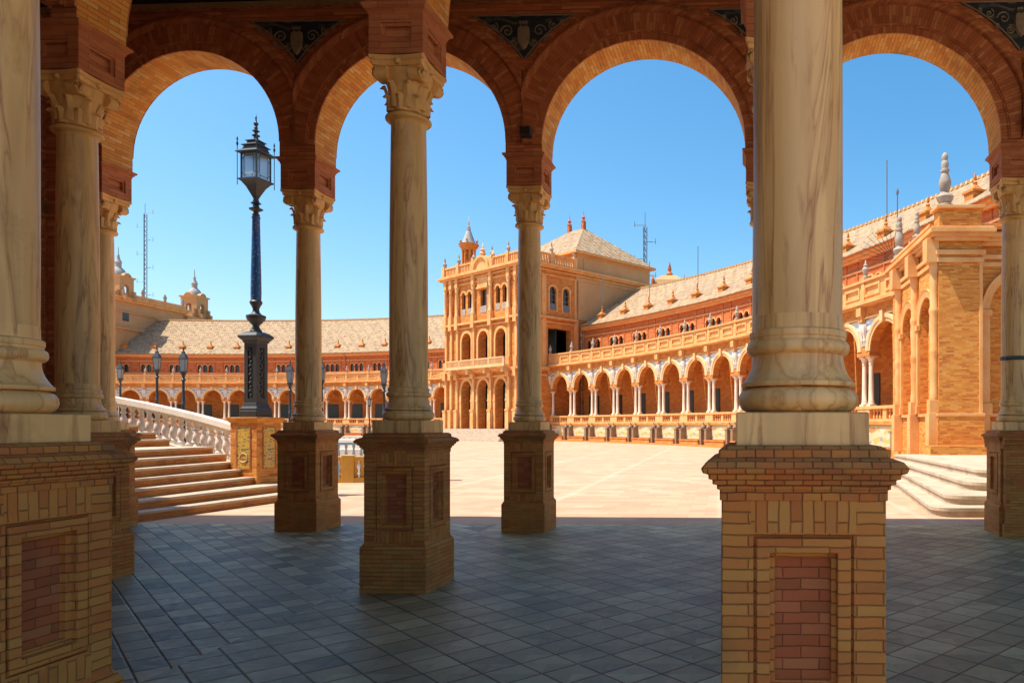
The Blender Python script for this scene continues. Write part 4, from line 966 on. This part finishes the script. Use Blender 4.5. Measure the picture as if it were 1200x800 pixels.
for x in COLS + [.45, 1.6, 14.4, 15.55]:
    big = x in COLS
    mb = MB(); mb.box(x - .3, x + .3, -.5, 0, 0, 3.4); mb.box(x - .36, x + .36, -.56, 0, 0, .6); mb.box(x - .34, x + .34, -.54, 0, 3.2, 3.4); mb.box(x - .2, x + .2, -.3, 0, 3.4, 6.95); mb.box(x - .3, x + .3, -.52, 0, 6.9, 7.9)
    mb.box(x - .28, x + .28, -.4, 0, 7.9, 9.0); mb.box(x - .18, x + .18, -.25, 0, 9.0, 12.75); mb.box(x - .3, x + .3, -.45, 0, 12.7, 14.3);
    mb.build('pilaster', 'stone_gold', pv); mb = MB(); mb.box(x - .26, x + .26, -.4, 0, 17.6, 18.7); mb.build('entablature_block', 'stone_gold', pv)
    mb = MB(); mb.lathe([(.26, 14.3), (.24, 14.5), (.19, 14.6), (.17, 15.5), (.15, 17.0), (.2, 17.1), (.17, 17.2), (.28, 17.6)], 12, (x, -.24)); mb.build('column', 'stone_cream' if big else 'stone_gold', pv)
# pediment window head and arched crest
mb = MB(); mb.box(6.9, 9.1, -.3, 0, 17.0, 17.2); mb.arched(7.0, 9.0, 17.2, 18.3, [], -.2, .2); mb.sweep_arc(8, 19.05, [(0.01, -.3), (1.3, -.3), (1.35, -.5), (1.6, -.5), (1.6, .3), (.01, .3)], 18)
mb.lathe([(.2, 20.6), (.35, 20.9), (.2, 21.1), (.3, 21.3), (.08, 21.5), (.0, 22.2)], 10, (8, -.1))
for s_ in (-1, 1): fb = MB(); fb.lathe([(.3, 19.05), (.3, 19.9), (.1, 20.1), (.22, 20.5), (.0, 21.0)], 10, (8 + s_ * 2.0, -.1)); fb.build('finial', 'stone_gold', pv)
mb.build('crest', 'stone_gold', pv)
# balcony
mb = MB(); mb.box(2.2, 13.8, -1.3, -.56, 7.95, 8.15); mb.box(2.2, 13.8, -1.3, -1.18, 8.85, 8.98); mb.box(2.2, 13.8, -1.28, -1.2, 8.15, 8.25)
for x in (2.3, 5.1, 8, 10.9, 13.7): mb.box(x - .1, x + .1, -1.3, -1.1, 8.15, 8.98)
for i in range(54): x = 2.5 + i * .208; mb.box(x - .035, x + .035, -1.27, -1.2, 8.25, 8.85)
for x in COLS: mb.box(x - .2, x + .2, -1.1, -.5, 7.4, 7.95)
mb.build('balcony', 'stone_cream', pv)
# roof balustrade with posts and finials
mb = MB()
def rail_run(a, b, nrm_):
    mb = MB(); a = Vector(a); b = Vector(b); L = (b - a).length; n_ = max(2, round(L / 3.3))
    mb.bar(a + Vector((0, 0, 1.1)), b + Vector((0, 0, 1.1)), .3, .18); mb.bar(a + Vector((0, 0, .12)), b + Vector((0, 0, .12)), .3, .2)
    for i in range(n_ + 1):
        p = a.lerp(b, i / n_); mb.cbox(p.x, p.y, 19.05, 20.4, .24); fin = MB(); fin.lathe([(.2, 20.4), (.14, 20.5), (.24, 20.75), (.12, 20.95), (.06, 21.05), (.1, 21.2), (.0, 21.6)], 8, (p.x, p.y)); fin.build('finial', 'stone_grey', pv)
    m_ = int(L / .32)
    for i in range(m_): p = a.lerp(b, (i + .5) / m_); mb.cbox(p.x, p.y, 19.25, 20.1, .075)
    mb.build('roof_balustrade', 'stone_gold', pv)
rail_run((0, -.1, 19.05), (6.2, -.1, 19.05), 0); rail_run((9.8, -.1, 19.05), (16.0, -.1, 19.05), 0); rail_run((16.1, 0, 19.05), (16.1, 6.3, 19.05), 0); rail_run((-.1, 0, 19.05), (-.1, 12, 19.05), 0)
# corner turret
TZ = [(0, 0), (19, 19), (20.8, 20.6), (24.05, 23.3), (26.4, 25.0), (29.3, 26.9)]; tz = lambda q: Vector((q.x, q.y, interp(TZ, q.z)))
tu = MB(); tu.zm = tz; c = (1.9, 1.9)
tu.cbox(1.9, 1.9, 19, 20.6, .95); tu.cbox(1.9, 1.9, 20.6, 20.8, 1.1)
for k in range(8):
    a = 2 * math.pi * (k + .5) / 8; tu.lathe([(.17, 20.8), (.14, 21.2), (.13, 22.9), (.2, 23.1)], 8, (1.9 + .68 * math.cos(a), 1.9 + .68 * math.sin(a)))
tu.lathe([(.45, 20.8), (.45, 23.1)], 8, c); tu.lathe([(.8, 23.1), (.85, 23.3), (1.15, 23.8), (1.2, 24.0), (1.0, 24.05)], 16, c)
tt = tu.build('turret', 'brick_wing', pv)
tu = MB(); tu.zm = tz; tu.lathe([(.85, 24.05), (.7, 24.5), (.5, 25.3), (.32, 26.0), (.2, 26.4), (.28, 26.55), (.16, 26.7), (.22, 26.95), (.1, 27.1), (.06, 27.6), (.1, 27.8), (.03, 28.0), (.0, 29.3)], 12, c)
for k in range(4): a = math.pi / 4 + k * math.pi / 2; tu.lathe([(.14, 24.05), (.1, 24.3), (.18, 24.6), (.05, 24.8), (.0, 25.4)], 8, (1.9 + .95 * math.cos(a), 1.9 + .95 * math.sin(a)))
tu.build('spire', 'lead', tt)
# taller rear block with hipped roof
mb = MB(); x0, x1, y0, y1 = 2.2, Wd + .12, 6.6, 18.2
mb.box(x0, x1, y0, y1, 13.5, 21.2, 'b'); mb.box(x0 - .1, x1 + .1, y0 - .1, y1 + .1, 17.9, 18.2)
mb.box(x1, x1 + .06, y0 + 1, y1 - 1, 18.6, 20.6); mb.build('rear_block', 'plaster_tan', pv)
mb = MB(); e = .55; zb = 21.2; zr = 26.0; xm0, xm1, ym = 7.7, 10.4, (y0 + y1) / 2
A_, B_, C_, D_ = (x0 - e, y0 - e, zb), (x1 + e, y0 - e, zb), (x1 + e, y1 + e, zb), (x0 - e, y1 + e, zb); P0, P1 = (xm0, ym, zr), (xm1, ym, zr)
mb.face([A_, B_, P1, P0]); mb.face([B_, C_, P1]); mb.face([C_, D_, P0, P1]); mb.face([D_, A_, P0]); mb.build('roof', 'roof', pv)
mb = MB(); mb.box(x0 - e, x1 + e, y0 - e, y1 + e, zb - .25, zb - .01); mb.build('eaves', 'stone_gold', pv)
for p in (P0, P1): mb = MB(); mb.cbox(p[0], p[1], zr - .4, zr + .7, .22); mb.lathe([(.26, zr + .7), (.3, zr + .85), (.1, zr + 1.0), (.25, zr + 1.3), (.08, zr + 1.5), (.0, zr + 2.3)], 8, (p[0], p[1])); mb.build('roof_finial', 'brick_red', pv)
# steps in front of the pavilion
t = thing('pavilion_steps', 'wide pale steps below the three pavilion doors', 'stairs', (-32.9, 85.6, 0), math.atan2(-.63, .775))
for i in range(7):
    mb = MB(); g = .4 * (6 - i); mb.box(1.5 - g, 14.5 + g, -1.6 - g, -.57, .18 * i, .18 * (i + 1)); mb.build('step', 'stone_step', t)

# ------------------------------------------------------------------ near brick block at the right
bk = thing('brick_gatehouse', 'sunlit orange brick block with arched flanks and tall stone finials at right', 'building', (7.29, 24, 0))
mb = MB(); H0, H1 = .6, 7.35
mb.face([(.0, 0, H0), (1.45, 0, H0), (1.45, 0, H1), (.0, 0, H1)]); mb.box(-.06, 1.51, -.06, .5, H0, 1.95)
mb.face([(1.45, 0, H0), (1.45, .7, H0), (1.45, .7, H1), (1.45, 0, H1)])
mb.arched(1.45, 8.2, H0, H1, [(3.15, 1.2, H0, 5.6)], .7, .9, 16, ends=False)
mb.M = Matrix.Translation((0, 6.4, 0)) @ Matrix.Rotation(-math.pi / 2, 4, 'Z')
mb.arched(0, 6.4, H0, H1, [(2.6, .85, 1.95, 5.3), (5.0, .85, 1.95, 5.3)], 0, .6, 16, ends=False)
mb.M = Matrix.Identity(4)
mb.box(.02, 1.45, .02, .6, H1, 8.95); mb.box(.02, .5, .6, 6.4, H1, 8.5); mb.box(1.45, 8.2, .72, 1.6, H1, 8.5)
mb.face([(0, 6.4, 0), (8.2, 6.4, 0), (8.2, 6.4, 8.4), (0, 6.4, 8.4)]); mb.face([(0, .1, 8.3), (8.2, .8, 8.3), (8.2, 6.4, 8.3), (0, 6.4, 8.3)])
mb.face([(8.2, .7, 0), (8.2, 6.4, 0), (8.2, 6.4, 8.4), (8.2, .7, 8.4)]); mb.box(-.05, 8.2, -.03, 6.4, 0, H0 - .01)
mb.build('wall', 'brick_orange', bk); mb = MB(); mb.box(-.5, 6, -.75, -.07, .0, 0.98); mb.build('low_wall', 'brick_orange', bk)
mb = MB()
def cap(z0, z1, pr):
    mb.box(-pr, 1.45 + pr, -pr, 0, z0, z1); mb.box(-pr, 0, 0, 6.4, z0, z1); mb.box(1.45 + pr, 8.2, .7 - pr, .7, z0, z1)
for z0, z1, pr in ((7.1, 7.25, .06), (7.35, 7.5, .1), (7.8, 7.92, .16), (7.92, 8.04, .26), (8.04, 8.18, .36), (8.18, 8.24, .3), (1.95, 2.05, .08), (8.9, 9.0, .1)):
    if z0 == 8.9: mb.box(-.1, 1.55, -.1, .7, z0, z1)
    else: cap(z0, z1, pr)
mb.box(-.1, 8.2, -.06 + .76, .74, 8.5, 8.6); mb.box(-.1, .6, .7, 6.4, 8.5, 8.6)
for yc in (1.4, 3.8): pass
mb.M = Matrix.Translation((0, 6.4, 0)) @ Matrix.Rotation(-math.pi / 2, 4, 'Z')
for x in (2.6, 5.0):
    mb.sweep_arc(x, 5.3, [(.85, 0), (.85, -.05), (1.05, -.08), (1.15, -.12), (1.15, 0)], 18)
    for s_ in (-1, 1): mb.box(x + s_ * 1.0 - .13, x + s_ * 1.0 + .13, -.1, 0, 2.05, 5.3); mb.box(x + s_ * 1.0 - .17, x + s_ * 1.0 + .17, -.15, 0, 5.1, 5.3); mb.box(x + s_ * 1.0 - .16, x + s_ * 1.0 + .16, -.14, 0, 2.05, 2.35)
mb.M = Matrix.Identity(4)
mb.sweep_arc(3.15, 5.6, [(1.2, .7), (1.2, .62), (1.38, .6), (1.5, .56), (1.5, .7)], 20)
for s_ in (-1, 1): mb.box(3.15 + s_ * 1.35 - .14, 3.15 + s_ * 1.35 + .14, .58, .7, H0, 5.6); mb.box(3.15 + s_ * 1.35 - .2, 3.15 + s_ * 1.35 + .2, .52, .7, 5.4, 5.6); mb.box(3.15 + s_ * 1.35 - .2, 3.15 + s_ * 1.35 + .2, .52, .7, 2.0, 2.4)
mb.box(1.36, 1.47, -.03, .1, H0, 7.1); mb.build('trim', 'stone_gold', bk, bevel=.01)
for y in (.2, 2.6, 5.0):                        # candelabra pilasters on the flank
    mb = MB()
    c = (-.1, y)
    mb.box(-.34, 0, y - .2, y + .2, H0, 2.05); mb.box(-.3, 0, y - .17, y + .17, 2.05, 2.5)
    mb.lathe([(0.153, 2.5), (0.165, 2.6), (0.146, 2.75), (0.138, 3.0), (0.149, 3.4), (0.161, 3.6), (0.138, 3.8), (0.146, 4.0), (0.165, 4.1), (0.165, 4.2), (0.138, 4.3), (0.153, 4.8), (0.168, 5.1), (0.146, 5.35), (0.176, 5.45), (0.176, 5.55), (0.138, 5.65), (0.149, 6.2), (0.161, 6.5), (0.138, 6.7), (0.176, 6.95), (0.184, 7.1)], 16, c)
    mb.box(-.42, .0, y - .24, y + .24, 7.1, 7.9)
    mb.build('pilaster', 'stone_gold', bk, bevel=.01)
def finial(x, y, z, s_):
    mb = MB(); pr = [(.3, 0), (.3, .12), (.22, .16), (.3, .3), (.34, .42), (.3, .5), (.16, .58), (.14, .66), (.2, .74), (.24, .95), (.24, 1.05), (.16, 1.3), (.13, 1.4), (.18, 1.44), (.18, 1.52), (.12, 1.56), (.15, 1.7), (.14, 1.82), (.1, 1.88), (.13, 1.98), (.12, 2.1), (.05, 2.2), (.0, 2.22)]
    mb.lathe([(r * s_, z + q_ * s_) for r, q_ in pr], 18, (x, y)); mb.build('finial', 'stone_grey', bk)
finial(.3, .3, 9.0, .85); finial(.2, 3.4, 8.6, .55); finial(.15, 5.9, 8.6, .8); finial(6.5, 1.1, 8.6, .85)
mb = MB(); mb.box(.3, .4, 1.5, 5.9, 2.0, 6.2); mb.box(2.0, 4.3, 1.2, 1.3, H0, 6.9); mb.build('inner_wall', 'brick_orange', bk)
t = thing('iron_spike_fan', 'fan of thin iron spikes on the terrace end beside a finial', 'spike fan', (7.35, 30.6, 8.6))
mb = MB()
for i in range(17):
    a = math.pi * (i + .5) / 17 + .1; mb.tube([(.25 * math.cos(a), 0, .1 + .25 * math.sin(a)), (1.5 * math.cos(a), 0, .1 + 1.5 * math.sin(a))], [.016, .008], 5)
mb.lathe([(.05, -.3), (.05, .2), (.0, .3)], 8); mb.build('spikes', 'iron', t)
t = thing('lightning_pole', 'thin lightning pole rising from the terrace behind the grey finial', 'pole', (7.6, 30.9, 8.3))
mb = MB(); mb.tube([(0, 0, 0), (0, 0, 3.5)], .025, 6); mb.lathe([(.05, 3.3), (.07, 3.4), (.0, 3.6)], 8); mb.build('pole', 'steel', t)

# ------------------------------------------------------------------ central building and belfries at the far left
cb = thing('central_palace', 'large tan palace block with pediment, partly hidden behind the left columns', 'building', (-94.2, 108.8, 1.5))
mb = MB(); mb.box(-40, 0, 0, 17, -1.5, 19.6); mb.box(-40, .35, -.35, 17, 15.2, 15.6); mb.box(-40, .25, -.25, 17, 17.9, 18.1); mb.build('wall', 'plaster_tan', cb)
mb = MB(); mb.box(-40, .5, -.5, 17.2, 19.6, 20.0); mb.box(-40, .75, -.75, 17.4, 20.0, 20.35); mb.box(-40, .2, 0, .3, 20.35, 21.2); mb.box(-.3, .2, .3, 17, 20.35, 21.0)
for y in (1, 8, 12.6, 16.6): fb = MB(); fb.lathe([(.25, 21), (.2, 21.3), (.3, 21.7), (.0, 22.4)], 8, (0, y)); fb.build('finial', 'stone_grey', cb)
mb.prism([(-40, -.3), (-2, -.3), (-2, 0.2), (-40, .2)], 21.2, 21.4); mb.build('cornice', 'stone_gold', cb)
mb = MB(); sh = [(-.55, 17.8), (-.6, 17.0), (-.35, 16.3), (0, 16.0), (.35, 16.3), (.6, 17.0), (.55, 17.8), (0, 18.0)]
for p, q_ in zip(sh, sh[1:] + sh[:1]): mb.face([(p[0] - 2.4, -.02, p[1]), (q_[0] - 2.4, -.02, q_[1]), (-2.4 + q_[0] * .8, -.25, 17 + (q_[1] - 17) * .8), (-2.4 + p[0] * .8, -.25, 17 + (p[1] - 17) * .8)]); mb.face([(-2.4 + p[0] * .8, -.25, 17 + (p[1] - 17) * .8), (-2.4 + q_[0] * .8, -.25, 17 + (q_[1] - 17) * .8), (-2.4, -.3, 17)])
mb.build('shield', 'stone_grey', cb)
mb = MB(); mb.box(.0, .03, 4.0, 5.2, 16.6, 18.2); mb.build('window', 'dark', cb)
def belfry(root, x, y, z, s_=1.0):
    mb = MB(); h = 1.6
    for k in range(4):
        mb.M = Matrix.Translation((x, y, z)) @ Matrix.Rotation(k * math.pi / 2, 4, 'Z') @ Matrix.Scale(s_, 4)
        mb.arched(-h, h, 0, 4.2, [(0, .55, .9, 2.4)], -h, .5, 10, ends=False, top=False)
        mb.sweep_arc(0, 4.2, [(.01, -h - .1), (.7, -h - .1), (.75, -h - .2), (.9, -h - .2), (.9, -h + .5), (0.01, -h + .5)], 12)
        for s2 in (-1, 1):
            mb.prism([(s2 * h, -h + .1), (s2 * (h + 1.0), -h + .1), (s2 * (h + 1.0), -h + .5), (s2 * h, -h + .5)], 0, .8); mb.prism([(s2 * h, -h + .1), (s2 * (h + .55), -h + .1), (s2 * (h + .55), -h + .5), (s2 * h, -h + .5)], .8, 1.8)
    mb.M = Matrix.Translation((x, y, z)) @ Matrix.Scale(s_, 4); mb.sq([(h, 4.1), (h + .2, 4.2), (h + .25, 4.45), (h, 4.5)])
    o = mb.build('belfry', 'plaster_tan', root)
    mb = MB(); mb.M = Matrix.Translation((x, y, z)) @ Matrix.Scale(s_, 4)
    mb.lathe([(1.3, 4.5), (1.25, 5.1), (.95, 5.7), (.5, 6.2), (.5, 6.35), (.5, 7.0), (.6, 7.1), (.35, 7.6), (.2, 8.1), (.25, 8.3), (.1, 8.6), (.06, 9.8), (.0, 10.3)], 14); mb.build('dome', 'lead', o)
    return o
belfry(cb, -1.0, 4.4, 19.8, .85); belfry(cb, -1.3, 21.2, 19.4, .9)
mb = MB(); mb.box(-14, 0.6, 17, 24, -1.5, 19.4); mb.build('rear_block', 'plaster_tan', cb)
# small roof turret behind the right wing
t = thing('roof_lantern', 'small domed brick lantern peeping over the roof ridge beside the pavilion', 'turret', (-7.4, 103, 0))
mb = MB(); mb.cbox(0, 0, 0, 21.2, 2.2); mb.cbox(0, 0, 21.2, 21.5, 2.5)
mb.sq([(2.1, 21.5), (1.9, 22.2), (1.1, 22.9), (.4, 23.1)]); mb.build('body', 'plaster_tan', t)
mb = MB(); mb.lathe([(.4, 23.1), (.5, 23.3), (.2, 23.7), (.3, 24), (.0, 25.2)], 8)
for s_ in (-1, 1): mb.lathe([(.2, 21.5), (.3, 22), (.1, 22.4), (.0, 23)], 8, (s_ * 2.2, -2.2))
mb.build('finial', 'brick_red', t)

# radio masts
def mast(label, px, k, z0, z1, guy):
    p = at(px, k); t = thing('radio_mast', label, 'mast', (p.x, p.y, 0)); wv = .28
    mb = MB(); legs = [(wv * math.cos(a), wv * math.sin(a)) for a in (0.5, 2.6, 4.7)]
    for l in legs: mb.tube([(l[0], l[1], 0), (l[0], l[1], z1 - 2)], .06, 5)
    z = z0; i = 0
    while z < z1 - 2.5:
        for j in range(3): a, b = legs[j], legs[(j + 1) % 3]; mb.tube([(a[0], a[1], z), (b[0], b[1], z + .9)], .035, 4)
        z += .9
    mb.tube([(0, 0, z1 - 2.2), (0, 0, z1)], .04, 5); mb.build('lattice', 'steel', t)
    mb = MB(); z = z0 + 3
    while z < z1 - 1:
        mb.tube([(-1.5 if i % 2 else -.1, 0, z), (.1 if i % 2 else 1.5, 0, z)], .05, 4); mb.tube([(-1.5 if i % 2 else 1.5, 0, z - .3), (-1.5 if i % 2 else 1.5, 0, z + .5)], .04, 4); z += guy; i += 1
    mb.build('aerials', 'steel', t)
mast('tall blue lattice radio mast behind the far left roof', 170, 6.2, 18, 43.5, 2.6)
mast('short thin radio mast beside the hipped pavilion roof', 756, 8.2, 20, 32, 2.4)

# ------------------------------------------------------------------ street lamps, canal balustrades, lawn
def make_lamp(label, p, plinth):
    t = thing('street_lamp', label, 'street lamp', (p.x, p.y, plinth), 0.2, 'lantern street lamps round the plaza'); zf = lambda q: Vector((q.x * .52, q.y * .52, q.z))
    mb = MB(); mb.lathe([(.24, 0), (.24, .12), (.16, .2), (.13, .5), (.18, .6), (.1, .75), (.075, 1.0), (.065, 2.2), (.09, 2.24), (.06, 2.3), (.05, 3.2), (.1, 3.28), (.05, 3.34), (.06, 3.45), (.14, 3.6), (.16, 3.62)], 12); mb.build('post', 'iron', t)
    mb = MB(); mb.zm = zf; mb.sq([(.15, 3.62), (.22, 4.16)]) ; mb.build('glass', 'lamp_glass', t)
    mb = MB(); mb.zm = zf
    for sx in (-1, 1):
        for sy in (-1, 1): mb.tube([(sx * .155, sy * .155, 3.62), (sx * .23, sy * .23, 4.17)], .018, 5)
    mb.sq([(.17, 3.58), (.18, 3.63), (.155, 3.64)]); mb.sq([(.25, 4.16), (.28, 4.18), (.2, 4.32), (.1, 4.42), (.09, 4.5), (.04, 4.52)]); mb.lathe([(.04, 4.5), (.06, 4.58), (.0, 4.75)], 8); mb.build('lantern', 'iron', t)
    return t
LAMPS = [(184, 405, 25, 'street lamp nearest the white balustrade, left one of the close pair'), (215, 405, 27, 'street lamp right of the close pair above the white balustrade'), (141, 421, 20, 'small far street lamp beside the left column'),
         (340, 421, 25, 'street lamp between the blue lamp post and the slender column'), (377, 417, 25.5, 'street lamp half hidden by the slender column'), (433, 465, 11.8, 'far small street lamp beside the middle column base'), (450, 427, 24.5, 'street lamp with big dark lantern touching the middle column')]
l0 = None
for px, yt, k, lb in LAMPS:
    p = at(px, k); base = (PY0 - yt) / k + EYE - 4.75
    base = max(base, 0.0)
    if l0 is None: l0 = make_lamp(lb, p, base)
    else: copy_tree(l0, (p.x, p.y, base), 0.2, lb)
    if base > 0.05:
        q_ = thing('lamp_plinth', 'pale square block carrying the ' + lb.split(',')[0], 'plinth', (p.x, p.y, 0), 0.2)
        mb = MB(); mb.sq([(.4, 0), (.4, .2), (.32, .25), (.32, base - .12), (.38, base - .08), (.38, base)]); mb.build('block', 'stone_white', q_)

def balus(name, label, a, b, h, mt, post, sp, z0=0.0):
    a, b = Vector(a), Vector(b); L = (b - a).length; ang = math.atan2(b.y - a.y, b.x - a.x)
    t = thing(name, label, 'balustrade', (a.x, a.y, z0), ang)
    mb = MB(); mb.box(0, L, -.14, .14, h - .13, h); mb.build('rail', mt, t, bevel=.01)
    mb = MB(); mb.box(0, L, -.16, .16, 0, .14); mb.build('base', mt, t)
    n_ = max(1, round(L / post))
    for i in range(n_ + 1):
        mb = MB(); x = L * i / n_; mb.box(x - .16, x + .16, -.18, .18, 0, h + .04); mb.build('post', mt, t, bevel=.01)
    m_ = min(95, int(L / sp)); b0 = None
    for i in range(m_):
        x = (i + .5) * L / m_
        if b0 is None:
            mb = MB(); mb.lathe([(.06, .14), (.075, .2), (.04, .26), (.07, h * .4), (.05, h * .55), (.035, h * .62), (.06, h - .2), (.06, h - .13)], 8); o = b0 = mb.build('baluster', mt, t)
        else: o = b0.copy(); COL.objects.link(o)
        o.location = (x, 0, 0)
    return t
balus('tiled_balustrade', 'yellow tiled balustrade along the canal, left of the middle column', (-13.2, 20.0), (-8.3, 21.4), .75, 'ochre_tile', 2.4, .17)
mb = MB(); mb.M = Matrix.Translation((-13.2, 20.0, 0)); 
pc = balus('stone_parapet', 'white stone parapet on the far bank of the canal', (-22, 30), (-13.6, 33.5), .9, 'stone_white', 2.2, .3)
balus('stone_parapet', 'white stone bridge parapet behind the canal, nearer the pavilion', (-30, 44), (-20.5, 44), 1.0, 'stone_white', 3, .35)
balus('stone_parapet', 'long white parapet far across the plaza before the left wing', (-96, 78), (-44, 78), 1.0, 'stone_white', 4, .55)
mb = MB(); mb.face([(-70, 22.0, .006), (-8.6, 22.0, .006), (-13.8, 33.0, .006), (-22, 29.6, .006), (-70, 29.6, .006)]); struct(mb.build('canal_water', 'water'))
mb = MB(); mb.box(-21.5, -14.5, 34.6, 36.5, 0, .5); mb.box(-20.5, -15.5, 35, 36.4, .5, .95); o = mb.build('stone_platform', 'stone_white', bevel=.02); tag(o, 'low white stone platform beyond the far canal parapet', 'platform')
mb = MB()
for i in range(1500):
    x = random.uniform(-17.5, -13.4); y = random.uniform(17.6, 19.4); z = 0.0; hgt = random.uniform(.3, .9); a = random.uniform(0, 6.28); dx, dy = .07 * math.cos(a), .07 * math.sin(a); ox, oy = random.uniform(-.1, .1), random.uniform(-.1, .1)
    z = random.uniform(0, .5); mb.face([(x - dx, y - dy, z), (x + dx, y + dy, z), (x + ox, y + oy, z + hgt * .6)])
o = mb.build('hedge', 'leaf', fix=False); tag(o, 'low green hedge behind the white balustrade', 'hedge')
